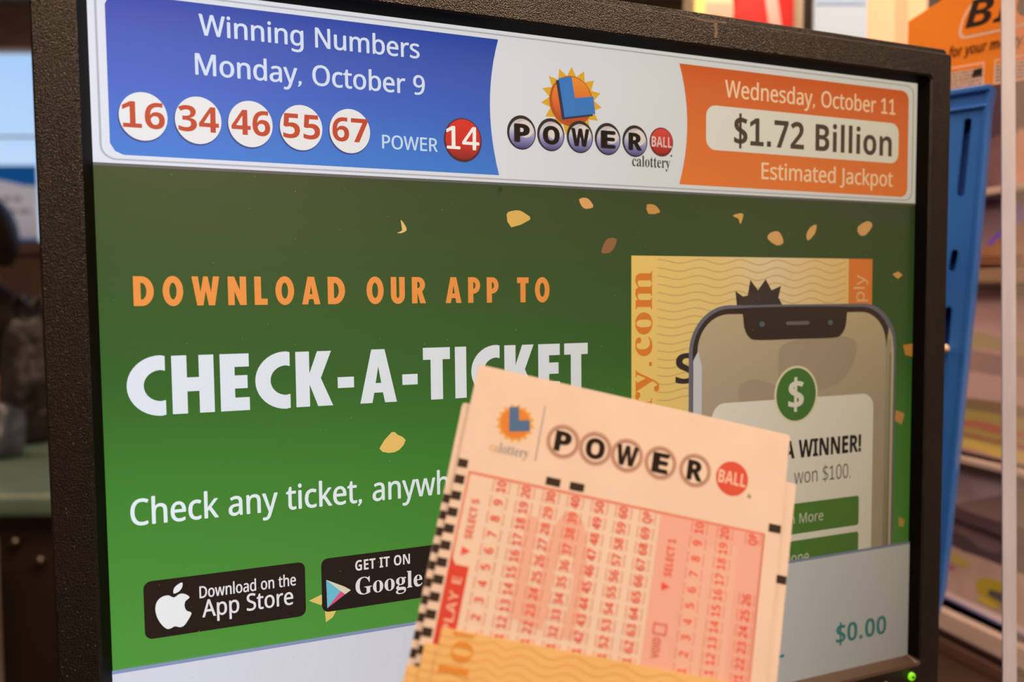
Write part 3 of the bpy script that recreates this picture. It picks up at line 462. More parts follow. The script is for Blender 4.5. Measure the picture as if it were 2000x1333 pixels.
def noisy(name, c1, c2, scale, rough=0.6, spec=0.4, bump=0.0, bump_scale=None, detail=4, dist=0.0002, stretch=None, rough2=None):
    """two-tone procedural material with optional fine relief"""
    m = principled(name, c1, rough, spec)
    nt = m.node_tree
    b = nt.nodes['Principled BSDF']
    tc = nt.nodes.new('ShaderNodeTexCoord')
    mp = nt.nodes.new('ShaderNodeMapping')
    if stretch: mp.inputs['Scale'].default_value = stretch
    nt.links.new(tc.outputs['Object'], mp.inputs[0])
    nz = nt.nodes.new('ShaderNodeTexNoise')
    nz.inputs['Scale'].default_value = scale
    nz.inputs['Detail'].default_value = detail
    nt.links.new(mp.outputs[0], nz.inputs['Vector'])
    rp = nt.nodes.new('ShaderNodeValToRGB')
    rp.color_ramp.elements[0].position = 0.35
    rp.color_ramp.elements[1].position = 0.65
    rp.color_ramp.elements[0].color = lin(c1)
    rp.color_ramp.elements[1].color = lin(c2)
    nt.links.new(nz.outputs[0], rp.inputs[0])
    nt.links.new(rp.outputs[0], b.inputs['Base Color'])
    if bump:
        n2 = nt.nodes.new('ShaderNodeTexNoise')
        n2.inputs['Scale'].default_value = bump_scale or scale
        n2.inputs['Detail'].default_value = 2
        nt.links.new(mp.outputs[0], n2.inputs['Vector'])
        bp = nt.nodes.new('ShaderNodeBump')
        bp.inputs['Strength'].default_value = bump
        bp.inputs['Distance'].default_value = dist
        nt.links.new(n2.outputs[0], bp.inputs['Height'])
        nt.links.new(bp.outputs[0], b.inputs['Normal'])
    return m

_PM = {}
def ink(colour, rough=0.75):
    """printed ink or coloured card"""
    k = (tuple(colour), rough)
    if k not in _PM:
        _PM[k] = principled('print_%02x%02x%02x' % tuple(colour), colour, rough, 0.25)
    return _PM[k]

# ================================================================== THE ROOM
wall_paint = noisy('wall_paint', (205, 192, 176), (196, 182, 166), 3.0, 0.85, 0.2)
ceiling_paint = noisy('ceiling_paint', (186, 180, 176), (176, 170, 166), 6.0, 0.9, 0.2)
floor_mat = noisy('floor_vinyl', (72, 62, 56), (60, 52, 47), 9.0, 0.5, 0.4)
brown_trim = noisy('brown_trim', (168, 132, 112), (150, 116, 98), 12.0, 0.6, 0.3, stretch=(1, 1, 8))
wains_mat = noisy('wainscot_brown', (112, 88, 82), (98, 76, 72), 10.0, 0.7, 0.3)

X0, X1, Y0, Y1 = -3.4, 9.0, -10.0, 3.06
def struct(o):
    o['kind'] = 'structure'
    return o
struct(box('floor', (X0 - .1, Y0 - .1, -.08), (X1 + .1, Y1 + .1, 0), floor_mat))
struct(box('ceiling', (X0 - .1, Y0 - .1, CEILING_Z), (X1 + .1, Y1 + .1, CEILING_Z + .08), ceiling_paint))
struct(box('wall_left', (X0 - .1, Y0, 0), (X0, Y1, CEILING_Z), wall_paint))
struct(box('wall_right', (X1, Y0, 0), (X1 + .1, Y1, CEILING_Z), noisy('right_wall_brown', (128, 108, 94), (114, 96, 84), 3.0, 0.85, 0.2)))
rear_paint = noisy('rear_wall_brown', (128, 108, 94), (114, 96, 84), 3.0, 0.85, 0.2)
struct(box('wall_rear', (X0 - .1, Y0 - .1, 0), (X1 + .1, Y0, CEILING_Z), rear_paint))
WX0, WX1, WZ0, WZ1 = -3.05, -0.85, 1.545, 2.335
struct(prism('wall_back', [[(X0 - .1, 0), (X1 + .1, 0), (X1 + .1, CEILING_Z), (X0 - .1, CEILING_Z)],
                           [(WX0, WZ0), (WX0, WZ1), (WX1, WZ1), (WX1, WZ0)]],
             lambda x, z: (x, Y1, z), (0, .1, 0), wall_paint))
glass = bpy.data.materials.new('window_glass')
glass.use_nodes = True
gt = glass.node_tree
gt.nodes.clear()
g_o = gt.nodes.new('ShaderNodeOutputMaterial'); g_m = gt.nodes.new('ShaderNodeMixShader')
g_t = gt.nodes.new('ShaderNodeBsdfTransparent'); g_g = gt.nodes.new('ShaderNodeBsdfGlossy')
g_t.inputs[0].default_value = (0.94, 0.97, 0.98, 1); g_g.inputs['Roughness'].default_value = 0.02
g_m.inputs[0].default_value = 0.06
gt.links.new(g_t.outputs[0], g_m.inputs[1]); gt.links.new(g_g.outputs[0], g_m.inputs[2]); gt.links.new(g_m.outputs[0], g_o.inputs[0])
win = struct(box('window_1', (WX0, Y1 + .045, WZ0), (WX1, Y1 + .051, WZ1), glass))
white_frame = principled('white_window_frame', (225, 222, 220), 0.5)
box('window_head', (WX0 - .05, Y1 - .03, WZ1 - .02), (WX1 + .05, Y1 + .02, WZ1 + .125), brown_trim, win, .004)
box('window_sill', (WX0 - .05, Y1 - .05, WZ0 - .05), (WX1 + .05, Y1 + .03, WZ0), wains_mat, win, .004)
box('window_rail', (WX0, Y1 + .03, 1.975), (WX1, Y1 + .044, 1.983), white_frame, win)
box('window_stile', (WX0 - .0, Y1 + .02, WZ0), (WX0 + .04, Y1 + .044, WZ1), white_frame, win)
box('window_stile', (WX1 - .04, Y1 + .02, WZ0), (WX1, Y1 + .044, WZ1), white_frame, win)
struct(box('trim_1', (X0, Y1 - .012, .55), (X1, Y1, WZ0 - .05), wains_mat))

lamp_body = principled('lamp_white_steel', (225, 220, 210), 0.5)
diff_mat = bpy.data.materials.new('lamp_diffuser')
diff_mat.use_nodes = True
db = diff_mat.node_tree.nodes['Principled BSDF']
db.inputs['Emission Color'].default_value = (*LAMP_COLOUR, 1)
db.inputs['Emission Strength'].default_value = 6.0
WHERE = ['right above the counter edge behind the viewer', 'over the monitor and the lighter display', 'a few steps behind the viewer',
         'at the far rear of the shop', 'in the far rear corner of the shop', 'far to the right of the counter', 'over the green counter by the window']
for (lx, ly, sx, sy, pw), where in zip(LAMPS, WHERE):
    r = empty('ceiling_light', Matrix.Translation((lx, ly, CEILING_Z)), 'flat warm ceiling light panel ' + where, 'ceiling light', 'warm ceiling lights')
    box('lamp_housing', (-sx / 2 - .03, -sy / 2 - .03, -.05), (sx / 2 + .03, sy / 2 + .03, 0), lamp_body, r, .006)
    box('diffuser', (-sx / 2, -sy / 2, -.06), (sx / 2, sy / 2, -.05), diff_mat, r)

# ------------------------------------------------------------------ the counter that carries monitor and displays
COUNTER_Z = 0.98
counter_mat = noisy('counter_laminate', (70, 55, 48), (58, 45, 40), 20, 0.45, 0.4)
panel_mat = noisy('counter_panel', (52, 40, 34), (44, 34, 30), 14, 0.6, 0.3)
cr = empty('sales_counter', Matrix.Translation((0.55, 0.8, 0)), 'dark brown counter under the monitor and the ticket display', 'counter')
box('worktop', (-.88, -.62, COUNTER_Z - .04), (1.2, .42, COUNTER_Z), counter_mat, cr, .004)
box('cabinet', (-.84, -.56, .08), (1.16, .40, COUNTER_Z - .04), panel_mat, cr)
box('plinth', (-.80, -.50, 0), (1.12, .36, .08), panel_mat, cr)

# ================================================================== THE MONITOR
MU, MD, MN = Vector((.9362, .3515, .0089)).normalized(), Vector((.0091, .001, -1.0)), Vector((-.3515, .9362, -.0022))
MD = (MD - MU * MU.dot(MD)).normalized()
MN = MD.cross(MU).normalized()
if MN.y < 0: MN = -MN
TL = Vector((-.1289, .2301, 1.3979))                    # upper left corner of the lit area
SW = 0.338
K = SW / 1280.0                                        # the terminal's 1280 x 1024 picture elements
base_pt = TL + MU * .169 + MN * .055
base_pt = base_pt + MD * ((base_pt.z - COUNTER_Z) / -MD.z)
monitor = empty('lcd_monitor', frame_matrix(base_pt, MU, MN, -MD), 'black framed lottery terminal monitor showing winning numbers and a green app advert', 'monitor')
inv = monitor.matrix_world.inverted()
OFF = inv @ TL

plastic = noisy('black_grained_plastic', (17, 12, 10), (13, 9, 8), 90.0, 0.30, 0.5, bump=1.0, bump_scale=2300.0, dist=0.0003)
plastic_plain = principled('black_plastic', (34, 26, 22), 0.38, 0.5)
shell_plastic = noisy('black_shell_plastic', (40, 31, 26), (34, 26, 22), 60, 0.5, 0.45, bump=0.3, bump_scale=900, dist=0.0002)

def mloop(l, r, t, b, y, rad):
    return [OFF + Vector((p[0] / 1000, y / 1000, -p[1] / 1000)) for p in rrect(l, t, r, b, rad, 6)]
loops = [mloop(-13.6, 351.6, -15.6, 292.6, 18, 2.5), mloop(-13.6, 351.6, -15.6, 292.6, -3.6, 2.5), mloop(-13.2, 351.2, -15.2, 292.2, -4, 2.5),
         mloop(-13.2, 351.2, -12.6, 292.2, -4, 1.6), mloop(-14, 352, -12.9, 293, -4.1, 1.6), mloop(-14, 352, -12.9, 293, -5.5, 1.6),
         mloop(-13.4, 351.5, -12.4, 292.4, -6, 1.6), mloop(-3.0, 340.4, -2.6, 273.4, -6, 2.2), mloop(-2.0, 339.6, -1.8, 272.4, -5.3, 2.0),
         mloop(-0.1, 338.1, -0.1, 270.5, -0.2, 0.6), mloop(-0.1, 338.1, -0.1, 270.5, 1.5, 0.6)]
vv = [p for l in loops for p in l]
n = len(loops[0])
ff = [(j * n + i, j * n + (i + 1) % n, (j + 1) * n + (i + 1) % n, (j + 1) * n + i) for j in range(len(loops) - 1) for i in range(n)]
bezel = mesh('bezel', vv, ff, plastic, monitor)
bezel.data.materials.append(principled('shaded_reveal', (7, 5, 4), 0.6, 0.10))  # shade of the inner recess painted in as darker plastic
bezel.data.materials.append(principled('lit_sill', (52, 38, 31), 0.35, 0.6))
for p in bezel.data.polygons:
    if p.index >= n * 7 and p.center.z < OFF.z - .2702:
        p.material_index = 2                           # glossy sill below the picture, lamp light painted in as paler brown
    elif p.index >= n * 8:
        p.material_index = 1
# rear shell, stand
def mbox(name, l, r, t, b, y0, y1, mat, bevel, parent=monitor):
    a = OFF + Vector((l / 1000, y0 / 1000, -b / 1000)); c = OFF + Vector((r / 1000, y1 / 1000, -t / 1000))
    return box(name, a, c, mat, parent, bevel / 1000)
lb = [mloop(-13.4, 351.4, -15.3, 292.3, 18, 2.5), mloop(-12, 350, -14, 291, 22, 4), mloop(18, 320, 15, 260, 46, 14), mloop(24, 314, 21, 254, 49, 14)]
vv = [p for l in lb for p in l]
ff = [(j * n + i, j * n + (i + 1) % n, (j + 1) * n + (i + 1) % n, (j + 1) * n + i) for j in range(len(lb) - 1) for i in range(n)]
ff.append(tuple(3 * n + i for i in range(n)))
mesh('rear_shell', vv, ff, shell_plastic, monitor)
foot_h = OFF.z * 1000
mbox('stand_neck', 139, 199, 200, foot_h - 10, 48, 72, shell_plastic, 4)
mbox('stand_foot', 60, 278, foot_h - 14, foot_h - 2.2, -40, 150, shell_plastic, 4)
# controls on the lower edge
led = bpy.data.materials.new('green_led')
led.use_nodes = True
e = led.node_tree.nodes['Principled BSDF']
e.inputs['Base Color'].default_value = lin((60, 110, 10)); e.inputs['Emission Color'].default_value = lin((125, 225, 20)); e.inputs['Emission Strength'].default_value = 1.0
def knob(name, u, v, r, h, mat, parent):
    o = lathe(name, [(r, 0), (r, h * .7), (r * .8, h), (r * .3, h)], mat, parent, None, 20, 'Y')
    o.location = OFF + Vector((u / 1000, -.006, -v / 1000))
    return o
pb = knob('power_button', 334.2, 277.6, .0019, .0012, led, bezel)
pd = lathe('power_mark', [(.0007, 0), (.0007, .0004), (.0004, .0005)], plastic_plain, bezel, None, 14, 'Y')
pd.location = OFF + Vector((.3342, -.0071, -.2776))
for u in (318.5, 304, 289.5, 275):
    knob('menu_button', u, 279.2, .0021, .0012, plastic_plain, bezel)
# a pale streak of dried adhesive and scuffs on the frame
def face(y=-6.0, k=1):
    return lambda a, b: OFF + Vector((a / 1000, (y - 0.03 * k) / 1000, -b / 1000))
streak = ink((120, 102, 98))
f = Flat(face())
f.poly(smooth_loop([(221.5, -12.3), (223.4, -12.4), (223.0, -9.8), (223.4, -7.6), (222.6, -5.6), (221.7, -6.2), (222.1, -8.8), (221.7, -10.5)]))
f.poly(smooth_loop([(208, -12.3), (214, -12.3), (219, -12.1), (227, -12.3), (227, -12.0), (219, -11.5), (213, -11.9)]))
f.build('adhesive_streak', streak, bezel, 'pale streak of dried adhesive')
f = Flat(face())
for i in range(16):
    a, b = random.uniform(212, 228), random.uniform(-10.5, -4.5)
    t = random.uniform(-1.2, 1.2); L = random.uniform(.5, 1.6)
    dx, dy = math.cos(t) * L, math.sin(t) * L
    f.poly([(a, b), (a + dx, b + dy), (a + dx + .03, b + dy + .12), (a + .03, b + .12)])
for (a, b, dx, dy) in ((-11.2, 55, .3, 6), (-10.9, 60, .5, 5), (-11.5, 63, .2, 3), (-6, 118, 4, 5), (-9, 160, 3, 1.5)):
    f.poly([(a, b), (a + dx, b + dy), (a + dx + .22, b + dy + .1), (a + .25, b + .1)])
o = f.build('scuff', ink((66, 54, 47)), bezel, 'fine scratches'); o['kind'] = 'stuff'
f = Flat(face())
def speck(f, a, b, r):
    f.poly([(a + r * math.cos(i * math.pi / 3 + .3), b + r * math.sin(i * math.pi / 3 + .3)) for i in range(6)])
for i in range(170):
    speck(f, random.uniform(-13, -3.6), 292 * random.random() ** .6 - 5, random.choice((.05, .06, .08, .1)))
for i in range(60):
    speck(f, random.uniform(100, 351), random.uniform(-12, -3), random.choice((.06, .08, .1)))
for i in range(25):
    speck(f, random.uniform(341, 351), random.uniform(0, 270), random.choice((.08, .1)))
o = f.build('dust', ink((190, 170, 150)), bezel); o['kind'] = 'stuff'

# ---------------------------------------------------------------- the lit panel
def painted_view_falloff():
    """viewing-angle falloff painted into the emission: even on the left, weaker and yellower towards the lower right; fine column raster"""
    g = bpy.data.node_groups.new('painted_view_falloff', 'ShaderNodeTree')
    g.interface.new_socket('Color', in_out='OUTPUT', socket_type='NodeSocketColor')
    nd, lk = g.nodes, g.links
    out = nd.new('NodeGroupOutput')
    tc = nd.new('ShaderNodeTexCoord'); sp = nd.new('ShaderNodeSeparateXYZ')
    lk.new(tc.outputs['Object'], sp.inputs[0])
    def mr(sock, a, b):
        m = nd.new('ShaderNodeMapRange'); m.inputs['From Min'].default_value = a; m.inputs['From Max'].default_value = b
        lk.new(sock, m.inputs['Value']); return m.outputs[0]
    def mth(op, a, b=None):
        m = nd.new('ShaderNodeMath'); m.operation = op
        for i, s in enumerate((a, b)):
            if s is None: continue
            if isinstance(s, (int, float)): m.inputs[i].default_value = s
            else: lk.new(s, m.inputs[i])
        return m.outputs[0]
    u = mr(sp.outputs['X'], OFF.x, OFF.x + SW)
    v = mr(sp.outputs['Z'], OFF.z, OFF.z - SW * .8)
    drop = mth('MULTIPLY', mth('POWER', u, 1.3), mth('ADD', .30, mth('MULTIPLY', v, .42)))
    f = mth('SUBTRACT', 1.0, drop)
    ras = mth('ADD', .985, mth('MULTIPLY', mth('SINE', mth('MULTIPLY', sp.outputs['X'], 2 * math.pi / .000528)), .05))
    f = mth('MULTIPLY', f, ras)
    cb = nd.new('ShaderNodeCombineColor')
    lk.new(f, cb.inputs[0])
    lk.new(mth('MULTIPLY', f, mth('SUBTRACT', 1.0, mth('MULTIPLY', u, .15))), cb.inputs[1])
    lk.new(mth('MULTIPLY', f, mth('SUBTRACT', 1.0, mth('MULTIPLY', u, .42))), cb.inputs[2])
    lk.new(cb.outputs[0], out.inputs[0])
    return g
PANEL = painted_view_falloff()
_SM = {}
def scr(colour, grad=None, axis='Z'):
    """a colour shown by the display: grad = [(v, colour), ...] down the picture"""
    key = (tuple(colour), repr(grad), axis)
    if key in _SM: return _SM[key]
    m = bpy.data.materials.new('display_%02x%02x%02x' % tuple(colour))
    m.use_nodes = True
    nt = m.node_tree
    b = nt.nodes['Principled BSDF']
    b.inputs['Base Color'].default_value = (.012, .012, .013, 1)
    b.inputs['Roughness'].default_value = 0.36
    b.inputs['Specular IOR Level'].default_value = 0.5
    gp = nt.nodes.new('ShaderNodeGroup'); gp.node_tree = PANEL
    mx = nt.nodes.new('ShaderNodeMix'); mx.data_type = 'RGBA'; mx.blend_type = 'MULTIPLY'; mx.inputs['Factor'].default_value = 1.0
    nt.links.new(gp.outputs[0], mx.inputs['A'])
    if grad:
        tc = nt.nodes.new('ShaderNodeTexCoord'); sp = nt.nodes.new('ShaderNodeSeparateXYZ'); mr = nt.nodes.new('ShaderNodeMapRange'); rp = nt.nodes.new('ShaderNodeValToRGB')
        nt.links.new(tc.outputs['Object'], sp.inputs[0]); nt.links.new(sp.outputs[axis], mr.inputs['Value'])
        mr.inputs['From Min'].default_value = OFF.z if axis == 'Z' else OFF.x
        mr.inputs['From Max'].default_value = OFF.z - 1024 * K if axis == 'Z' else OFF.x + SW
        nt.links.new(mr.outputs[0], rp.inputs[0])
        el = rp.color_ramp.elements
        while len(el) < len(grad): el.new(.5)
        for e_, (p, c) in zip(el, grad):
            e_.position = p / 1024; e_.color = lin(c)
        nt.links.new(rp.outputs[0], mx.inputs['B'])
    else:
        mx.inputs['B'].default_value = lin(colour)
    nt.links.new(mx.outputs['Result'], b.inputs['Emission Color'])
    b.inputs['Emission Strength'].default_value = 1.0
    _SM[key] = m
    return m

screen = mbox('screen_panel', -1.5, 339.5, -1.5, 271.9, 0.3, 2.5, principled('panel_edge', (14, 12, 12), .4), 0)
def D(layer):
    return Flat(lambda a, b: OFF + Vector((a * K, .00025 - layer * 4.0e-5, -b * K)))
def show(layer, name, colour, *polys, grad=None, label=None):
    f = D(layer)
    for p in polys: f.poly(p)
    return f.build(name, scr(colour, grad), screen, label)
def words(layer, name, colour, *args, label=None):
    f = D(layer)
    for a in args:
        kw = a[-1] if isinstance(a[-1], dict) else {}
        f.text(*[x for x in a if not isinstance(x, dict)], **kw)
    return f.build(name, scr(colour), screen, label)
R_ = lambda a, b, c, d: [(a, b), (c, b), (c, d), (a, d)]

# --- header
WHITE = (222, 226, 238)
show(1, 'header_bar', WHITE, R_(-1, -1, 1281, 208))
show(2, 'header_shadow', (92, 92, 98), R_(-1, 208, 1281, 211.5))
f = D(2); f.poly(rrect(7, 4.5, 1273, 204.5, 17), rrect(9.5, 6.5, 1270.5, 202.5, 15)); f.build('header_outline', scr((176, 178, 196)), screen)
arcL = arc3((501, 12), (488, 103), (500.5, 198))
show(3, 'blue_panel', (40, 90, 190), [(18, 26), (22, 17), (30, 12)] + arcL + [(32, 198), (23, 194), (18, 185)],
     grad=[(0, (38, 68, 168)), (110, (40, 92, 198)), (205, (44, 124, 216))], label='blue results panel with white lettering')
words(4, 'results_heading', (214, 226, 246), ('Winning Numbers', 'R', 118.5, 389, 49.5, 24.5, {'fat': .016}))
words(4, 'draw_date', (214, 226, 246), ('Monday, October 9', 'R', 113, 395.5, 97, 25, {'fat': .016}))
for (cx, s) in ((54.3, '16'), (114.3, '34'), (174, '46'), (234.7, '55'), (295.6, '67')):
    show(4, 'ball_shadow', (30, 60, 130), ell(cx - .8, 153.4, 26.6, 28.6))
    show(5, 'number_ball', (232, 232, 236), ell(cx, 151.8, 26, 28.3))
    words(6, 'ball_number', (190, 62, 34), (s, 'B', cx - 22.3, cx + 23, 165.5, 30.5))
words(4, 'power_word', (196, 222, 246), ('POWER', 'R', 337.5, 412.3, 171, 17.5, {'fat': .016}))
show(4, 'red_ball_rim', (70, 20, 24), ell(448.3, 153.2, 27, 29.8))
show(5, 'red_ball', (196, 30, 28), ell(448.6, 152.2, 25, 27.4), grad=[(120, (222, 40, 32)), (158, (206, 34, 30)), (182, (120, 18, 20))])
words(6, 'ball_number', (250, 244, 244), ('14', 'R', 425.5, 471, 165.5, 30.5, {'fat': .016}))
# --- lettered ball logo with sun
sc_ = (613, 87)
star = [(sc_[0] + (49 if i % 2 == 0 else 36) * math.cos(math.pi * i / 15 + .1) * .99, sc_[1] + (49 if i % 2 == 0 else 36) * math.sin(math.pi * i / 15 + .1)) for i in range(30)]
show(4, 'sun_rays', (226, 172, 44), star)
show(5, 'sun_disc_rim', (180, 84, 24), ell(612, 87, 34.5, 36))
show(6, 'sun_disc', (222, 96, 34), ell(613, 85, 31.5, 32.5), grad=[(50, (240, 150, 50)), (90, (226, 104, 36)), (122, (170, 60, 30))])
Lp = [(591.8, 56.1), (612.3, 52), (617.6, 82), (647.3, 77.2), (650.4, 101.8), (601.1, 110.7)]
show(7, 'letter_shadow', (18, 40, 74), [(p[0] - 4, p[1] + 3.5) for p in Lp])
show(8, 'blue_letter', (40, 122, 206), Lp)
for (a, b, ch) in ((512.5, 556, 'P'), (558, 600.5, 'O'), (604, 646.3, 'W'), (649, 691.7, 'E'), (694.7, 737.4, 'R')):
    cx, cy, r = (a + b) / 2, 137, (b - a) / 2
    show(9, 'logo_ball', (26, 22, 30), ell(cx, cy, r, r * 1.10))
    show(10, 'logo_ball_shade', (104, 104, 190), ell(cx + .8, cy + 1.5, r - 2.6, r * 1.10 - 3.2), grad=[(112, (198, 180, 178)), (132, (206, 206, 222)), (142, (150, 150, 206)), (160, (44, 40, 110))])
    show(11, 'logo_ball_highlight', (226, 216, 214), ell(cx + 6, cy - 5, r - 10, r - 10))
    wdt = 13.5 if ch == 'W' else (12 if ch == 'O' else 10.5)
    words(12, 'logo_letter', (24, 18, 18), (ch, 'B', cx - wdt + .5, cx + wdt + .5, cy + 13, 24.5, {'fat': .035}))
show(9, 'logo_red_ball_rim', (110, 22, 22), ell(761.7, 135.3, 20.6, 21.8))
show(10, 'logo_red_ball', (200, 42, 38), ell(762, 134.6, 18.6, 19.4), grad=[(114, (222, 70, 62)), (140, (196, 40, 38)), (156, (140, 24, 26))])
words(12, 'logo_word', (226, 200, 200), ('BALL', 'B', 744.5, 779.5, 143, 15.5))
words(12, 'logo_signature', (52, 44, 44), ('calottery', 'S', 711, 777, 174, 17))
show(12, 'logo_mark', (60, 54, 54), ell(779, 155, 1.6, 1.6, 12))
# --- orange jackpot panel
arcR = arc3((793.6, 14.5), (808, 105), (794, 197))
show(3, 'orange_panel', (232, 116, 48), arcR[::-1] + [(1246, 15), (1256, 19), (1260.5, 28), (1261, 185), (1257, 194), (1248, 198)],
     grad=[(0, (214, 98, 48)), (205, (236, 124, 48))], label='orange jackpot panel')
words(4, 'next_draw_date', (250, 214, 182), ('Wednesday, October 11', 'R', 877.5, 1229.5, 57.5, 26, {'fat': .016}))
show(4, 'jackpot_box', (228, 228, 226), rrect(842.3, 72.4, 1238.5, 141, 17))
words(5, 'jackpot_amount', (70, 54, 50), ('$1.72 Billion', 'B', 894.3, 1223, 129.6, 43.5))
words(4, 'jackpot_caption', (250, 214, 182), ('Estimated Jackpot', 'R', 948.5, 1226.5, 181, 25.7, {'fat': .016}))
# --- green advert
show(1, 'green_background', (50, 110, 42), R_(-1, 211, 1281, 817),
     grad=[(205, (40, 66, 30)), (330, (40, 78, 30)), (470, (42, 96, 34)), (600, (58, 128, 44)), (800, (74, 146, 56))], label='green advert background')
words(3, 'advert_line', (238, 146, 66), ('DOWNLOAD OUR APP TO', 'F', 36.8, 576, 375.8, 35.5, {'track': .22}))
words(3, 'advert_title', (224, 230, 240), ('CHECK-A-TICKET', 'F', 26, 636.8, 508, 71.5, {'track': .02}))
words(3, 'advert_subline', (226, 236, 242), ('Check any ticket, anywhere', 'R', 25.5, 477, 640.3, 31.5, {'fat': .016}))
CONF = [([(360, 264), (366, 271), (368, 278), (360, 282), (355, 281), (362, 278)], (228, 190, 118)),
 ([(511, 252), (519, 247), (531, 246), (541, 251), (547, 258), (518, 270)], (226, 180, 92)),
 ([(624, 226), (636, 224), (643, 229), (647, 237), (635, 240), (628, 236)], (228, 170, 100)),
 ([(737, 230), (750, 230), (756, 234), (760, 241), (740, 244)], (208, 150, 74)),
 ([(672, 282), (686, 283), (680, 298), (671, 304), (660, 303), (665, 289)], (150, 100, 66)),
 ([(893, 242), (904, 238), (914, 239), (908, 255), (904, 246)], (220, 170, 92)),
 ([(961, 276), (967, 267), (982, 264), (990, 272), (993, 283), (979, 287)], (224, 170, 104)),
 ([(1040, 269), (1047, 257), (1061, 251), (1058, 266), (1044, 278)], (222, 170, 100)),
 ([(1150, 253), (1171, 242), (1183, 249), (1168, 266), (1154, 266)], (222, 168, 108)),
 ([(1230, 333), (1243, 328), (1254, 334), (1243, 341)], (222, 168, 96)),
 ([(1258, 458), (1283, 456), (1283, 480), (1264, 476)], (206, 140, 62)),
 ([(1244, 573), (1265, 581), (1258, 600), (1242, 592)], (206, 150, 80)),
 ([(326, 570), (343, 549), (351, 553), (362, 561), (353, 574), (339, 577)], (234, 192, 108)),
 ([(230, 764), (246, 758), (254, 766), (245, 772)], (222, 196, 110)),
 ([(250, 778), (266, 780), (260, 791), (251, 796)], (222, 196, 110)),
 ([(1256, 767), (1270, 774), (1267, 787), (1256, 784)], (200, 160, 70))]
for p, c in CONF:
    show(2, 'confetti_piece', c, p if len(p) < 5 else smooth_loop(p, 2))
# --- store badges
BADGE = (18, 8, 10)
show(3, 'store_badge', BADGE, rrect(36, 711, 226, 783, 9), label='black badge with fruit icon')
icon = D(4)
icon.poly(smooth_loop([(69.5, 735), (63.5, 731.6), (56.5, 732.2), (50.8, 737), (48.4, 745.5), (49.8, 756), (54.2, 766), (60, 772.8), (64.5, 773.3),
                       (69.5, 771.4), (75, 773.4), (80, 772), (85.5, 764.6), (88.6, 757.5), (83.6, 754), (81.2, 748.5), (82.2, 742), (87, 737.4), (82, 732.6), (76, 731.6)], 4))
icon.poly(smooth_loop([(69.3, 730), (69.8, 724), (73.5, 720), (79.2, 717.6), (79, 723.5), (75, 728.6)], 3))
icon.build('fruit_icon', scr((232, 234, 236)), screen, 'white apple-shaped icon')
words(4, 'badge_words', (226, 222, 228), ('Download on the', 'R', 98.8, 214, 740.4, 14.6, {'fat': .02}), ('App Store', 'R', 101.4, 210, 765.2, 21.5, {'fat': .016}))
show(3, 'store_badge', BADGE, rrect(246.6, 710.5, 437, 782.5, 9), label='black badge with triangle icon')
show(4, 'triangle_blue', (104, 188, 214), [(252.6, 739), (271, 757), (253.2, 777.5)])
show(4, 'triangle_cream', (220, 212, 190), [(252.6, 739), (276, 751.5), (284.4, 757.5), (277, 762), (271, 757)])
show(4, 'triangle_pink', (216, 84, 132), [(253.2, 777.5), (271, 757), (277, 762)])
words(4, 'badge_words', (230, 226, 230), ('GET IT ON', 'B', 290.8, 365, 732.4, 14), ('Google', 'S', 290.6, 382, 765.6, 24), ('play', 'S', 388, 426, 765.6, 24))
# --- ticket and phone picture
tick = D(2); tick.poly(R_(710.5, 307, 1132, 816)); tick.build('pictured_ticket', scr((238, 206, 134), [(568, (242, 204, 112)), (700, (240, 208, 140)), (770, (236, 214, 178)), (840, (238, 206, 156)), (905, (240, 200, 130))], 'X'), screen, 'pictured orange lottery ticket')
waves = D(4)
for i in range(18):
    y = 314 + i * 12.5
    top = [(x, y + 4.2 * math.sin((x - 700) / 12.0 + .12 * i) * (0.5 + min(1, (x - 735) / 200) * .5)) for x in range(756, 1130, 5)]
    waves.poly(top + [(x, yy + 2.0) for x, yy in reversed(top)])
waves.build('wave_line', scr((214, 176, 118)), screen, 'wavy security lines')
show(4, 'pictured_ticket_edge', (232, 128, 52), R_(1132, 307, 1184, 816))
words(5, 'sideways_web_address', (226, 128, 40), ('ry.com', 'S', 545, 330, 746, 43, {'rot': True}))
words(5, 'sideways_word', (240, 190, 140), ('ply', 'R', 380, 334, 1167, 23, {'rot': True}))
burst = [(sc2[0], sc2[1]) for sc2 in [(902, 384), (899, 361), (912, 369), (922, 372), (928, 343), (943, 360), (958, 342), (970, 360), (989, 353), (984, 372), (992, 384)]]
show(5, 'dark_sunburst', (44, 40, 40), burst)
show(6, 'dark_letter_top', (52, 46, 44), [(910, 384), (914, 370), (950, 362), (952, 384)])
words(5, 'dark_amount_mark', (36, 34, 34), ('S', 'B', 788, 826, 505, 47))
show(6, 'phone_frame', (104, 106, 126), rrect(812, 383.5, 1241, 830, (0, 0, 76, 76), 14), label='pictured grey smartphone')
show(7, 'phone_border', (40, 30, 28), rrect(819, 389, 1230, 830, (0, 0, 70, 70), 14))
show(7, 'phone_side', (198, 186, 160), [(1216, 470), (1216, 830), (1236, 830), (1236, 470), (1232, 442), (1224, 425)])
show(8, 'phone_side_line', (120, 114, 108), R_(1227, 470, 1230, 830))
show(8, 'phone_picture', (196, 178, 150), rrect(828, 398, 1217, 830, (0, 0, 58, 58), 14), grad=[(390, (196, 176, 146)), (480, (184, 168, 146)), (560, (176, 162, 144))])
show(9, 'phone_left_edge', (206, 208, 220), [(820, 470), (829, 455), (836, 480), (836, 830), (820, 830)])
show(9, 'blurred_picture', (170, 154, 136), smooth_loop([(1004, 445), (1130, 440), (1150, 470), (1110, 520), (1000, 530), (985, 480)], 4), smooth_loop([(905, 520), (940, 505), (1000, 530), (990, 575), (930, 575)], 4))
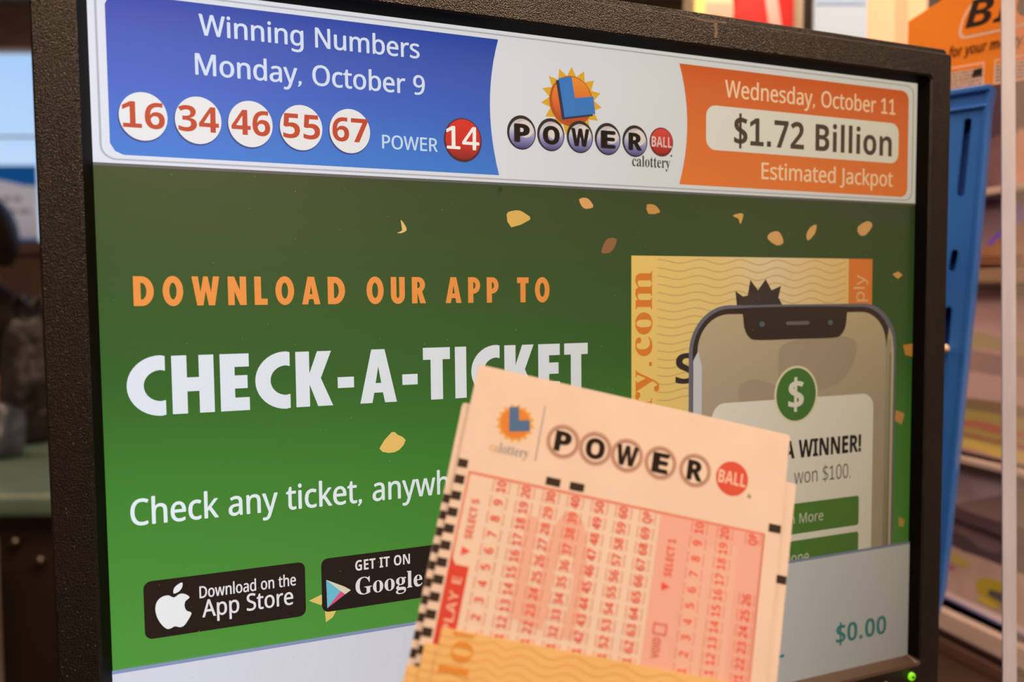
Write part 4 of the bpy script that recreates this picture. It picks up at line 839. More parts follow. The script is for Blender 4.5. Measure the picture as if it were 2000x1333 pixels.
show(10, 'phone_notch', (38, 26, 24), smooth_loop([(898, 389), (912, 396), (916, 420), (926, 436), (946, 441), (1030, 441), (1098, 441), (1116, 436), (1126, 420), (1129, 396), (1142, 389), (1020, 387)], 3))
show(11, 'notch_speaker', (104, 98, 108), rrect(999, 411.5, 1048, 417.5, 3))
for cx in (951, 1092):
    show(11, 'notch_camera', (74, 96, 112), ell(cx, 415, 5.5, 4.5, 20))
show(12, 'message_card', (236, 230, 226), rrect(855, 540, 1190, 840, (0, 0, 24, 24)), label='white message card')
show(13, 'coin_rim', (232, 222, 198), ell(1021.5, 533.5, 45, 48))
show(14, 'coin', (62, 120, 48), ell(1021.5, 533.5, 41, 44.2), label='green coin symbol')
words(15, 'coin_symbol', (232, 228, 220), ('$', 'B', 1005, 1037, 556, 46))
words(13, 'message_heading', (40, 38, 40), ('A WINNER!', 'B', 998, 1163, 640.5, 29.5, {'fat': .022}))
words(13, 'message_line', (92, 88, 88), ('won $100.', 'R', 1019, 1141, 684.5, 25))
show(13, 'green_button', (74, 128, 46), rrect(884, 718, 1160.5, 770, 5))
show(13, 'green_button', (74, 128, 46), rrect(884, 781.5, 1160.5, 835, 5))
words(14, 'button_words', (212, 212, 200), ('n More', 'R', 1011, 1082, 752.5, 17))
words(14, 'button_words', (212, 212, 200), ('Done', 'R', 1000, 1052, 821, 20))
# --- grey footer
show(16, 'footer_bar', (212, 214, 228), R_(-1, 816, 1281, 1026), label='pale grey footer of the screen')
show(17, 'footer_line', (132, 146, 186), R_(-1, 814, 1281, 818.5))
words(18, 'footer_amount', (52, 142, 152), ('$0.00', 'B', 1113, 1228, 975, 33))
words(18, 'footer_word', (52, 150, 168), ('TOTAL', 'R', 866, 1001, 977.5, 34, {'fat': .02}))
# dust on the panel
f = D(19)
for i in range(150):
    r = random.choice((.35, .4, .5, .6))
    a, b = random.uniform(10, 1270), random.uniform(215, 1010)
    f.poly([(a + r * math.cos(i * math.pi / 3), b + r * math.sin(i * math.pi / 3)) for i in range(6)])
o = f.build('dust', ink((165, 165, 140)), screen); o['kind'] = 'stuff'
show(19, 'dark_spot', (30, 40, 24), ell(502, 218, 3, 3, 14))

# ================================================================== PLAY SLIPS AND TICKETS (held into the picture from below)
def slip_ink(c):
    """ink on greyish uncoated slip paper"""
    return ink(tuple(int(v * .83) for v in c))
def cam_vec(v):
    return RIGHT * v[0] - UP * v[1] + FWD * v[2]
PX = cam_vec((.9690, .2248, .1020)).normalized()
PD = cam_vec((-.1921, .9461, -.2608)); PD = (PD - PX * PX.dot(PD)).normalized()
PN = PX.cross(-PD).normalized()
if PN.dot(FWD) < 0: PN = -PN
P_O = EYE + cam_vec((-.00865, .00606, .193))
def slip_frame(x, y, away, turn=0.0):
    """paper with its upper left corner x, y millimetres along the front slip and 'away' millimetres behind it"""
    t = math.radians(turn)
    ax = PX * math.cos(t) + PD * math.sin(t)
    ad = PD * math.cos(t) - PX * math.sin(t)
    return frame_matrix(P_O + PX * x / 1000 + PD * y / 1000 + PN * away / 1000, ax, PN, -ad)
slip_paper = noisy('slip_paper', (208, 199, 195), (204, 194, 190), 60, 0.8, 0.2, bump=0.05, bump_scale=400, dist=0.0001)
orange_paper = noisy('ticket_paper', (212, 182, 126), (207, 176, 120), 40, 0.75, 0.25)
def paper(name, w, h, mat, matrix, label, cat, group, r=0.8, th=0.14):
    o = prism(name, [rrect(0, 0, w, h, r, 3)], lambda a, b: (a / 1000, 0, -b / 1000), (0, th / 1000, 0), mat)
    o.matrix_world = matrix
    return tag(o, label, cat, group)
def PR(k):
    return Flat(lambda a, b: (a / 1000, -k * 3.0e-5, -b / 1000))
BLACK, PINK, PALE, RED, RING = (58, 46, 42), (249, 200, 198), (250, 214, 206), (250, 100, 86), (208, 172, 162)
def timing_marks(parent, count=14, start=25.7):
    for i in range(count):
        f = PR(2); y = start + i * 4.05
        f.poly(R_(0.05, y - 1.05, 2.55, y + 1.05)); f.build('timing_mark', slip_ink(BLACK), parent)
SG = 'lottery play slips held in front of the screen'
front = paper('play_slip', 87, 196, slip_paper, slip_frame(0, 0, 0), 'front play slip with lettered ball logo and pink number grid', 'play slip', SG)
timing_marks(front, 13)
for x in (22.9, 29.2):
    f = PR(2); f.poly(R_(x, 24.6, x + 3.8, 26.6)); f.build('timing_mark', slip_ink(BLACK), front)
f = PR(2); f.poly(R_(83.5, 24.4, 86.9, 26.5)); f.build('timing_mark', slip_ink(BLACK), front)
# sun logo
s0 = (12.4, 13.0)
f = PR(1); f.poly([(s0[0] + (5.1 if i % 2 == 0 else 4.2) * math.cos(math.pi * i / 16), s0[1] + (5.1 if i % 2 == 0 else 4.2) * math.sin(math.pi * i / 16)) for i in range(32)])
f.build('sun_logo_rays', slip_ink((244, 196, 108)), front)
f = PR(2); f.poly(ell(s0[0], s0[1], 3.9, 3.9, 32)); f.build('sun_logo_disc', slip_ink((238, 152, 70)), front)
f = PR(3); f.poly([(10.0, 9.2), (12.5, 8.6), (13.2, 12.1), (15.9, 11.4), (16.5, 14.2), (11.2, 15.5)]); f.build('sun_logo_letter', slip_ink((82, 130, 190)), front)
f = PR(2); f.text('ca', 'S', 7.0, 9.4, 21.2, 2.3); f.build('logo_signature', slip_ink((240, 198, 168)), front)
f = PR(2); f.text('lottery', 'S', 9.5, 17.3, 21.2, 2.6); f.build('logo_signature', slip_ink((166, 170, 196)), front)
f = PR(1); f.poly(R_(18.95, 7.0, 19.5, 21.4)); f.build('divider_line', slip_ink((204, 194, 198)), front)
for x, ch in ((25.5, 'P'), (34.2, 'O'), (42.8, 'W'), (52.0, 'E'), (61.6, 'R')):
    f = PR(1); f.poly(ell(x, 15, 4.45, 4.45), ell(x, 15, 3.45, 3.45)); f.build('logo_ring', slip_ink(RING), front)
    f = PR(2); f.poly(ell(x, 15, 3.62, 3.62), ell(x, 15, 3.42, 3.42)); f.build('logo_ring_line', slip_ink((150, 116, 104)), front)
    h = {'W': 2.75, 'O': 2.35}.get(ch, 1.95)
    f = PR(3); f.text(ch, 'B', x - h, x + h, 17.5, 5.0, fat=.03); f.build('logo_letter', slip_ink((60, 48, 42)), front)
f = PR(1); f.poly(ell(72, 15, 4.5, 4.5)); f.build('logo_red_ball', slip_ink((230, 96, 80)), front)
f = PR(2); f.text('BALL', 'B', 68.2, 75.8, 16.6, 3.4); f.build('logo_word', slip_ink((250, 226, 214)), front)
f = PR(2); f.poly(ell(77.2, 18.6, .5, .5, 12), ell(77.2, 18.6, .3, .3, 12)); f.build('logo_mark', slip_ink(BLACK), front)
# number grid
f = PR(1); f.poly(R_(3.1, 27.2, 82.6, 27.9)); f.poly(R_(3.1, 27.9, 3.7, 70)); f.build('grid_frame', slip_ink((240, 158, 146)), front)
f = PR(1); f.poly(R_(54.0, 27.9, 82.4, 78)); f.build('pink_field', slip_ink(PINK), front, 'pink number field')
f = PR(2); f.poly(rrect(69.2, 32.0, 75.7, 66, .8)); f.poly(rrect(62.6, 33.5, 69.4, 66, .8)); f.build('pale_field', slip_ink((250, 212, 206)), front)
f = PR(1); f.poly(R_(82.2, 27.6, 82.7, 78)); f.build('grid_edge_line', slip_ink((236, 120, 104)), front)
f = PR(1); f.text('5', 'B', 62, 32, 36.8, 17, rot=True); f.build('large_figure', slip_ink((248, 206, 196)), front, 'large pale pink figure five')
def numbers(x, vals, k=3):
    f = PR(k); b = PR(k)
    for y, s in vals:
        half = 0.72 * len(s)
        f.text(s, 'B', y + half, y - half, x + 1.15, 2.35, rot=True)
        for sx in (-2.15, 2.0):
            b.poly(R_(x + sx, y - 1.35, x + sx + .22, y + 1.35))
            for yy in (-1.35, 1.2):
                b.poly(R_(x + (sx if sx < 0 else sx - .3), y + yy, x + (sx + .45 if sx < 0 else sx + .15), y + yy + .15))
    f.build('number_column', slip_ink(RED), front)
    b.build('number_brackets', slip_ink((238, 150, 136)), front)
for j in range(7):
    x = 12.0 + j * 6.43
    vals = []
    for i in range(10):
        nmb = 10 * j + 10 - i
        vals.append((29.5 + i * 3.93, 'QP' if nmb == 70 else str(nmb)))
    numbers(x, vals)
numbers(64.7, [(29.4 + i * 3.86, str(10 - i)) for i in range(10)])
numbers(71.7, [(29.4 + i * 3.86, str(20 - i)) for i in range(10)])
numbers(79.5, [(29.4, 'QP')] + [(44.6 + i * 3.86, str(26 - i)) for i in range(6)])
f = PR(3); f.text('SELECT 1', 'B', 42.8, 33.4, 58.9, 2.0, rot=True); f.poly([(56.6, 44.3), (59.0, 45.2), (56.8, 46.4)]); f.build('select_words', slip_ink(RED), front)
f = PR(3); f.text('VOID', 'B', 62.4, 57.6, 58.4, 2.0, rot=True); f.poly(R_(56.0, 54.2, 59.6, 56.9), R_(56.4, 54.55, 59.2, 56.55)); f.build('void_box', slip_ink((236, 118, 102)), front)
f = PR(3); f.text('SELECT 5', 'B', 43.4, 33.7, 7.3, 1.9, rot=True); f.poly([(5.3, 45.4), (7.6, 46.3), (5.4, 47.5)]); f.build('select_words', slip_ink(RED), front)
f = PR(2); f.poly([(3.1, 46.0), (3.7, 48.6), (4.6, 49.9), (8.0, 49.9), (8.0, 76), (3.1, 76)]); f.build('red_tab', slip_ink((230, 82, 70)), front, 'red tab with white letters')
f = PR(3); f.text('PLAY E', 'B', 65.6, 52.6, 6.9, 2.3, rot=True); f.build('tab_words', slip_ink((250, 206, 196)), front)
# slips behind the front one
back1 = paper('play_slip', 87, 190, slip_paper, slip_frame(-1.9, 10.5, .9, -.3), 'play slip behind the front one, peeking out along its left edge', 'play slip', SG)
timing_marks(back1, 14, 24.5)
back2 = paper('play_slip', 87, 190, slip_paper, slip_frame(3.9, 12.0, 1.7, .3), 'play slip behind the front one, its corner peeking out on the right', 'play slip', SG)
f = PR(2); f.poly(R_(83.5, 24.4, 86.9, 26.5)); f.build('timing_mark', slip_ink(BLACK), back2)
# printed orange tickets in front
TG = 'orange wave-printed lottery tickets in front of the play slips'
def orange_ticket(x, y, away, turn, label, word_x):
    t = paper('lottery_ticket', 84, 130, orange_paper, slip_frame(x, y, away, turn), label, 'lottery ticket', TG, .5, .1)
    f = PR(1)
    for i in range(12):
        yy = 1.6 + i * 2.05
        top = []
        for s in range(0, 85):
            xx = s
            amp = .2 + .62 * min(1, s / 18.0)
            wl = 1.9 if s > 16 else 1.15
            top.append((xx, yy + amp * math.sin(xx / wl + .25 * i)))
        f.poly(top + [(a, b + .26) for a, b in reversed(top)])
    f.build('wave_line', slip_ink((236, 180, 116)), t, 'fine wavy security lines')
    f = PR(2); f.text('calottery.com', 'S', 20.5, -41.5, word_x, 7.4, rot=True)
    # keep only what lies on the paper
    keep = [fc for fc in f.f if all(-f.v[i][2] * 1000 > .25 for i in fc)]
    f.f = keep
    f.build('sideways_web_address', slip_ink((240, 164, 76)), t)
    return t
t3 = orange_ticket(-1.8, 74.0, -.35, .4, 'rearmost orange ticket, lowest of the three at the left', 10.5)
t2 = orange_ticket(1.2, 68.4, -.7, .2, 'middle orange ticket between the front and the rearmost one', 10.5)
t1 = orange_ticket(4.4, 64.4, -1.05, .1, 'front orange ticket with large sideways letters and wavy lines', 8.3)

# ================================================================== LIGHTER DISPLAY (right of the monitor)
CX = Vector((.757, -.653, 0)).normalized()
CN = Vector((0, 0, 1)).cross(CX).normalized()            # away from the viewer
if CN.y < 0: CN = -CN
C_O = at(1850, 110, .43)
lighter = empty('lighter_display', frame_matrix(Vector((C_O.x, C_O.y, COUNTER_Z)) + CX * .0, CX, CN, Vector((0, 0, 1))),
                'blue plastic lighter display with orange header card', 'display stand')
LZ = C_O.z - COUNTER_Z
def L(k=0.0):
    return lambda a, b: (a / 1000, -k / 1000, LZ + b / 1000)
orange_card = noisy('orange_card', (255, 154, 44), (253, 148, 40), 30, 0.55, 0.35)
blue_plastic = noisy('blue_plastic', (56, 128, 236), (52, 122, 230), 25, 0.35, 0.5)
blue_dark = principled('blue_plastic_inner', (34, 82, 180), 0.5)
card = prism('header_card', [[(-21, -21), (-21, 24.8), (9.4, 39.0), (22, 43), (75, 46), (88, 40), (88, -21)]], L(0), (0, .0015, 0), orange_card, lighter)
def LF(k):
    return Flat(L(.12 * k))
def lpoly(k, name, colour, *contours):
    f = LF(k); f.poly(*contours); return f.build(name, ink(colour, .6), card)
ov_o = smooth_loop([(5.6, 12.5), (7.2, 20), (11.5, 27), (17, 31.5), (40, 34), (66, 33), (68, 26), (62, 13), (55, 9.8), (30, 8.4), (10, 7.9), (6.4, 9.2)], 4)
cxm, cym = 36, 20
ov_i = [(cxm + (p[0] - cxm) * .955, cym + (p[1] - cym) * .87) for p in ov_o]
lpoly(1, 'logo_oval_rim', (255, 224, 206), ov_o)
lpoly(2, 'logo_oval', (255, 150, 42), ov_i)
def ltext(k, name, colour, s, st, x0, x1, base, cap, slant=0.0, fat=0.0):
    f = Flat(lambda a, b: L(.12 * k)(a, -b))
    f.text(s, st, x0, x1, -base, cap, 0.0, False, slant, fat)
    return f.build(name, ink(colour, .6), card)
ltext(3, 'logo_letters', (48, 34, 30), 'BIC', 'J', 8.6, 47, 13.6, 15.0, 0.0)
ltext(3, 'slogan', (70, 36, 16), 'for your money.', 'I', .4, 37, -1.0, 5.6, fat=.02)
# small printed notices along the lower edge
for (a0, a1) in ((-18, 18.6), (23.4, 60)):
    lpoly(1, 'notice_panel', (252, 226, 214), [(a0, -20.5), (a1, -20.5), (a1, -7.0), (a0, -7.0)])
    lpoly(2, 'notice_band', (255, 150, 56), [(a0 + .6, -9.6), (a1 - .6, -9.6), (a1 - .6, -7.8), (a0 + .6, -7.8)])
    f = LF(2)
    for r_ in range(5):
        y = -10.6 - r_ * 1.9
        x = a0 + .8
        while x < a1 - 1.2:
            w = random.uniform(.6, 2.2)
            f.poly([(x, y), (min(x + w, a1 - .6), y), (min(x + w, a1 - .6), y - .8), (x, y - .8)])
            x += w + random.uniform(.25, .5)
    f.build('notice_print', ink((112, 92, 88)), card)
    lpoly(3, 'notice_block', (40, 34, 34), [(a1 - 4.8, -10.4), (a1 - .8, -10.2), (a1 - .8, -14.2), (a1 - 6.0, -14.2)])
# blue front panel with slots, leaning edge, folded rim
def slot(x0, y0, x1, y1, r):
    """rounded slot from (x0,y0) up to (x1,y1)"""
    ang = math.atan2(y1 - y0, x1 - x0)
    pts = []
    for k in range(9): a = ang - math.pi / 2 + math.pi * k / 8; pts.append((x1 + r * math.cos(a), y1 + r * math.sin(a)))
    for k in range(9): a = ang + math.pi / 2 + math.pi * k / 8; pts.append((x0 + r * math.cos(a), y0 + r * math.sin(a)))
    return pts
zb = -LZ * 1000 + .5
outer = [(-60, -20.5), (22.2, -20.5), (20.6, -34), (17.0, -116), (11.0, -220), (5.2, -316), (-5, -368), (-16, zb), (-60, zb)]
slots = [slot(8.9, -79.5, 11.4, -39, 1.9), slot(5.7, -122.5, 6.9, -113.5, 1.8), slot(3.4, -171, 4.6, -146.5, 1.8), slot(-24, -79.5, -22, -39, 1.9), slot(-26, -200, -25, -160, 1.9)]
prism('front_panel', [outer] + slots, L(0), (0, .0025, 0), blue_plastic, lighter)
prism('inner_panel', [[(-58, -24), (19, -24), (3.8, -316), (-20, zb), (-58, zb)]], L(-7), (0, .002, 0), blue_dark, lighter)
# rim along the leaning right edge and top ridges
rim = [(22.2, -20.5), (20.6, -34), (17.0, -116), (11.0, -220), (5.2, -316), (-5, -368), (-16, zb)]
v_, f_ = [], []
for (a, b) in rim:
    for (da, k) in ((-1.6, .9), (.2, 1.1), (.9, .3), (.9, -13.0), (-.6, -13.0), (-1.6, 0)):
        v_.append(L(k)(a + da, b))
m6 = 6
for j in range(len(rim) - 1):
    for i in range(m6):
        f_.append((j * m6 + i, j * m6 + (i + 1) % m6, (j + 1) * m6 + (i + 1) % m6, (j + 1) * m6 + i))
f_ += [tuple(range(m6)), tuple((len(rim) - 1) * m6 + i for i in range(m6))]
mesh('side_rim', v_, f_, blue_plastic, lighter)
box('top_ridge', (-.060, -.0022, LZ - .0235), (.0222, .012, LZ - .0200), blue_plastic, lighter, .0008)
box('step_ridge', (-.060, -.0016, LZ - .0325), (.0206, .001, LZ - .0308), blue_plastic, lighter, .0006)
prism('rear_panel', [[(-60, -22), (-8, -22), (-28, zb), (-60, zb)]], L(-45), (0, .002, 0), blue_dark, lighter)
box('display_foot', (-.07, -.01, 0), (.05, .075, .004), blue_dark, lighter, .001)
nub = lathe('peg_tip', [(.0016, 0), (.0026, .002), (.0028, .0045), (.0018, .0068), (.0005, .0075)], principled('beige_peg', (236, 206, 170), .5), lighter, None, 16, 'Y')
nub.location = L(0)(3.6, -169.5)

# ================================================================== CLEAR ACRYLIC SCREEN at the right edge
acr = bpy.data.materials.new('clear_acrylic')
acr.use_nodes = True
at_ = acr.node_tree; at_.nodes.clear()
a_o = at_.nodes.new('ShaderNodeOutputMaterial'); a_m = at_.nodes.new('ShaderNodeMixShader'); a_m2 = at_.nodes.new('ShaderNodeMixShader')
a_t = at_.nodes.new('ShaderNodeBsdfTransparent'); a_g = at_.nodes.new('ShaderNodeBsdfGlossy'); a_d = at_.nodes.new('ShaderNodeBsdfDiffuse')
a_t.inputs[0].default_value = (.97, .95, .95, 1); a_g.inputs['Roughness'].default_value = .05; a_d.inputs[0].default_value = (.85, .80, .78, 1)
a_m.inputs[0].default_value = .05; a_m2.inputs[0].default_value = .12
at_.links.new(a_t.outputs[0], a_m.inputs[1]); at_.links.new(a_g.outputs[0], a_m.inputs[2])
at_.links.new(a_m.outputs[0], a_m2.inputs[1]); at_.links.new(a_d.outputs[0], a_m2.inputs[2]); at_.links.new(a_m2.outputs[0], a_o.inputs[0])
edge_mat = noisy('frosted_acrylic_edge', (214, 220, 244), (198, 202, 228), 120, 0.35, 0.5, stretch=(1, 1, .15))
e0, e1 = at(1956, 0, .36), at(1959, 1333, .36)
ex = Vector((.80, -.60, 0)).normalized()
en = Vector((0, 0, 1)).cross(ex)
acz0 = COUNTER_Z
lean = (e1 - e0) / (e0.z - e1.z)
def ept(z):
    return e0 + lean * (e0.z - z)
a_lo, a_hi = ept(acz0), ept(1.72)
acrylic = empty('acrylic_screen', Matrix.Translation(a_lo), 'clear acrylic sheet with frosted edge, upright at the right of the picture', 'acrylic sheet')
th = at(1977.5, 600, .36).x - at(1957, 600, .36).x
def slab(name, p_lo, p_hi, w_vec, t_vec, mat):
    q = [p_lo, p_lo + w_vec, p_lo + w_vec + t_vec, p_lo + t_vec, p_hi, p_hi + w_vec, p_hi + w_vec + t_vec, p_hi + t_vec]
    o = mesh(name, [p - a_lo for p in q], [(0, 1, 2, 3), (4, 5, 6, 7), (0, 1, 5, 4), (1, 2, 6, 5), (2, 3, 7, 6), (3, 0, 4, 7)], mat, acrylic)
    return o
side = Vector((1, 0, 0)) * th
run = Vector((.90, -.43, 0)).normalized()
back = Vector((.43, .90, 0)).normalized() * .003
slab('sheet', a_lo + run * .0056, a_hi + run * .0056, run * .16, back, acr)
slab('frosted_edge', a_lo, a_hi, run * .0056, back, edge_mat)
box('sheet_foot', (.0, -.012, 0), (.03, .006, .006), plastic_plain, acrylic, .001)

# ================================================================== SCRATCH TICKET DISPENSER
SX = Vector((-.3, 1, 0)).normalized()                     # runs away from the viewer
SN = Vector((0, 0, 1)).cross(SX).normalized()             # to the left, towards the viewer
S_O = at(1960, 616, .62)
disp = empty('ticket_dispenser', frame_matrix(Vector((S_O.x, S_O.y, COUNTER_Z)), SX, SN, Vector((0, 0, 1))),
             'tiered clear plastic scratch ticket dispenser beside the lighter display', 'ticket dispenser')
SZ = S_O.z - COUNTER_Z
smoky = noisy('smoky_plastic', (140, 116, 120), (116, 94, 100), 8, 0.25, 0.5, stretch=(1, 1, 3))
lip_mat = noisy('pale_plastic_lip', (228, 212, 210), (206, 188, 186), 30, 0.3, 0.5, stretch=(.3, 1, 6))
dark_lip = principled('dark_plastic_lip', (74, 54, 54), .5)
def sb(name, s0, s1, z0, z1, n0, n1, mat, parent=disp, bev=.0008):
    return box(name, (s0 / 1000, n0 / 1000, SZ + z0 / 1000), (s1 / 1000, n1 / 1000, SZ + z1 / 1000), mat, parent, bev)
sb('rear_panel', -150, 80, -300, 212, -60, -56, smoky)
sb('base', -150, 80, -SZ * 1000, -296, -60, 6, noisy('dispenser_base', (104, 78, 72), (84, 60, 58), 12, .5), bev=.002)
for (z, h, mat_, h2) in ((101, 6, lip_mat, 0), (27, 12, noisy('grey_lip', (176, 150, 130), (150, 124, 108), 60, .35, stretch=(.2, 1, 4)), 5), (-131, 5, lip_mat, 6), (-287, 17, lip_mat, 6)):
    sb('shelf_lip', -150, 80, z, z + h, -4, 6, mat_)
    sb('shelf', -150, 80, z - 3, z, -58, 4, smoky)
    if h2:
        sb('shelf_dark_strip', -150, 80, z - h2, z, -2, 3, dark_lip)  # dark strip just below the lip
for s in (-150, 76):
    sb('side_panel', s, s + 4, -300, 212, -60, 4, smoky)

def cool(c):
    return (min(255, int(c[0] * 1.06)), min(255, int(c[1] * 1.14)), min(255, int(c[2] * 1.30)))
def ticket(s0, s1, z0, z1, tilt, base, label, patches, words_=None):
    """scratch ticket leaning back in its tier: patches = (colour, outline in 0..1 of the ticket)"""
    w, h = s1 - s0, z1 - z0
    t = math.radians(tilt * .35)
    up = Vector((0, 0, 1)) * math.cos(t) - SN * math.sin(t)
    o0 = Vector((S_O.x, S_O.y, S_O.z)) + SX * s0 / 1000 + Vector((0, 0, z0 / 1000)) + SN * (-.006)
    m = frame_matrix(o0, SX, SN, up)
    h = h / math.cos(t)
    tk = prism('scratch_ticket', [[(0, 0), (w, 0), (w, h), (0, h)]], lambda a, b: (a / 1000, 0, b / 1000), (0, -.0004, 0), base)
    tk.matrix_world = m
    tag(tk, label, 'scratch ticket', 'scratch tickets in the dispenser')
    for i, (c, pts) in enumerate(patches):
        f = Flat(lambda a, b, i=i: (a / 1000, .0001 * (i + 1), b / 1000))
        f.poly([(p[0] * w, p[1] * h) for p in pts])
        f.build('printed_patch', ink(cool(c), .45), tk)
    return tk
def wob(x0, y0, x1, y1, n=7, j=.04):
    top = [(x0 + (x1 - x0) * i / n, y1 + random.uniform(-j, j)) for i in range(n + 1)]
    bot = [(x0 + (x1 - x0) * i / n, y0 + random.uniform(-j, j)) for i in range(n + 1)]
    return bot + top[::-1]
def blob(cx, cy, rx, ry, n=9):
    return smooth_loop([(cx + rx * random.uniform(.7, 1.1) * math.cos(2 * math.pi * i / n), cy + ry * random.uniform(.7, 1.1) * math.sin(2 * math.pi * i / n)) for i in range(n)], 2)
tm = lambda c1, c2, sc=40: noisy('ticket_print', cool(c1), cool(c2), sc, .4, .4)
ticket(-120, 75, 108, 205, 6, tm((128, 92, 88), (104, 74, 78)), 'brown purple scratch ticket in the top tier', [((206, 142, 112), [(.56, .0), (.66, .0), (.66, .34), (.60, .45), (.56, .42)]), ((236, 200, 110), [(.36, .66), (.52, .80), (.53, .95), (.36, .84)]), ((86, 60, 70), [(.56, .5), (.75, .42), (.75, .95), (.6, .95)])])
ticket(-120, 75, 40, 99, 8, tm((176, 124, 84), (150, 100, 70)), 'golden brown scratch ticket with purple sweep in the second tier',
       [((150, 118, 122), [(.58, .55), (.75, .3), (.8, .97), (.58, .97)]), ((128, 88, 210), [(.57, .62), (.62, .55), (.72, .28), (.74, .30), (.66, .55), (.58, .92)]), ((140, 96, 170), [(.58, .92), (.78, .90), (.8, .99), (.58, .99)]),
        ((130, 84, 60), wob(.56, .0, .9, .12)), ((120, 92, 150), wob(.36, .45, .53, .56))])
ticket(-120, 75, -126, 24, 10, tm((224, 180, 168), (210, 164, 152), 20), 'pale pink and olive scratch ticket in the third tier',
       [((196, 172, 128), wob(.3, .60, .99, .70, 7, .02)), ((176, 142, 130), wob(.3, .45, .99, .60, 7, .02)), ((216, 176, 160), wob(.3, .30, .99, .47, 7, .02)),
        ((150, 124, 90), wob(.3, .24, .99, .32, 7, .01)), ((186, 164, 92), wob(.3, .03, .99, .25, 7, .01)), ((196, 120, 96), wob(.3, .15, .99, .19, 9, .01)), ((220, 190, 100), wob(.3, .02, .99, .07, 9, .01)), ((190, 110, 100), wob(.3, .09, .99, .11, 9, .008))])
ticket(-120, 75, -190, -138, 12, tm((214, 190, 192), (176, 148, 144), 20), 'silvery white scratch ticket at the top of the fourth tier',
       [((150, 122, 114), [(.3, .0), (.3, .75), (.55, .78), (.95, .1), (.95, .0)]), ((98, 74, 78), wob(.3, .0, .99, .22, 8, .03))])
ticket(-120, 75, -268, -192, 14, tm((206, 172, 152), (190, 154, 138), 26), 'cream scratch ticket with yellow and red print in the lowest tier',
       [((88, 68, 74), wob(.3, .66, .99, .99, 8, .02)), ((120, 96, 96), blob(.72, .84, .12, .08)), ((124, 98, 92), blob(.86, .88, .1, .06)), ((196, 170, 96), blob(.86, .52, .09, .07)), ((196, 110, 112), blob(.88, .40, .035, .05)), ((186, 162, 56), blob(.64, .34, .10, .16)), ((92, 84, 80), blob(.62, .30, .07, .06)), ((210, 182, 70), blob(.68, .18, .06, .05)), ((232, 206, 214), wob(.3, .02, .99, .10, 9, .01)),
        ((120, 120, 170), [(.3, 0), (.99, 0), (.99, .025), (.3, .025)])])

# ================================================================== GOODS ON THE SHELF BEHIND THE MONITOR
SH = 0.72
def slot_pt(px, py, d=SH): return at(px, py, d)
shelf_z = at(1500, 150, SH).z
shelf_mat = noisy('shelf_board', (150, 120, 98), (134, 106, 86), 14, .5)
sx0, sx1 = at(1290, 100, SH).x, at(1830, 100, SH).x
sh = empty('goods_shelf', Matrix.Translation(((sx0 + sx1) / 2 - .01, SH + .075, COUNTER_Z)), 'brown open shelf hidden behind the monitor carrying small goods', 'shelf')
hw = (sx1 - sx0) / 2
box('shelf_board', (-hw, -.06, shelf_z - COUNTER_Z - .015), (hw, .12, shelf_z - COUNTER_Z), shelf_mat, sh, .002)
for s in (-1, 1):
    box('upright', (s * (hw - .01) - .008, -.05, 0), (s * (hw - .01) + .008, .11, shelf_z - COUNTER_Z - .015), shelf_mat, sh, .001)
def goods(name, px0, px1, dpt, h, mat, label, cat, thick=.04, yaw=0.0, top_px=None, bev=.002):
    a = at(px0, 60, dpt); b = at(px1, 60, dpt)
    m = Matrix.Translation(((a.x + b.x) / 2, a.y + thick / 2, shelf_z)) @ Matrix.Rotation(yaw, 4, 'Z')
    o = empty(name, m, label, cat)
    w = (b.x - a.x) / 2
    box('carton', (-w, -thick / 2, 0), (w, thick / 2, h), mat, o, bev)
    return o, w, thick / 2
def onface(o, mat, contours, t, k=1, name='printed_band'):
    f = Flat(lambda x, z: (x, -t - .0004 * k, z))
    f.poly(*contours)
    return f.build(name, mat, o)
o, w, t = goods('cream_carton', 1352, 1432, .70, .17, principled('cream_card', (250, 236, 206), .6), 'cream carton with pale yellow end, leftmost above the monitor', 'carton')
box('yellow_end', (-w - .0, -t - .006, 0), (-w + .0105, -t, .17), principled('pale_yellow', (252, 244, 160), .5), o, .001)
onface(o, ink((240, 200, 190)), [[(-w, .055), (w, .050), (w, .062), (-w, .064)]], t)
o, w, t = goods('red_carton', 1434, 1551, .74, .19, principled('red_card', (226, 38, 44), .5), 'red carton with white diagonal band behind the monitor', 'carton')
onface(o, ink((244, 216, 220)), [[(-w * .15, .19), (-w * .55, .19), (w * .30, .03), (w * .72, .03)]], t)
onface(o, ink((150, 84, 140)), [[(w * .1, .19), (w * .95, .19), (w * .95, .115), (w * .45, .09)]], t)
onface(o, ink((246, 150, 150)), [[(-w, .19), (-w * .6, .19), (-w * .72, .11), (-w, .105)]], t)
bt = empty('white_bottle', Matrix.Translation((at(1559, 40, .72).x, at(1559, 40, .72).y, shelf_z)), 'slim white bottle between red carton and blue price card', 'bottle')
lathe('bottle_body', [(.004, 0), (.0045, .002), (.0045, .11), (.003, .125), (.0022, .13), (.0022, .145)], principled('white_plastic', (240, 232, 214), .4), bt)
lathe('bottle_cap', [(.0028, .143), (.0028, .165), (.002, .168)], principled('green_cap', (120, 150, 110), .4), bt)
o, w, t = goods('gap_block', 1566, 1592, .76, .2, principled('gap_black', (26, 20, 22), .5), 'narrow black block filling the dark gap beside the pale blue price card', 'carton')  # dark block added to stand for the black gap between the goods
onface(o, ink((50, 40, 40)), [[(-w, .1), (w, .1), (w, .103), (-w, .103)]], t)
o, w, t = goods('price_card', 1589, 1694, .66, .15, principled('pale_blue_card', (182, 214, 255), .6), 'pale blue price card standing above the monitor', 'card', .004, 0, None, .0008)
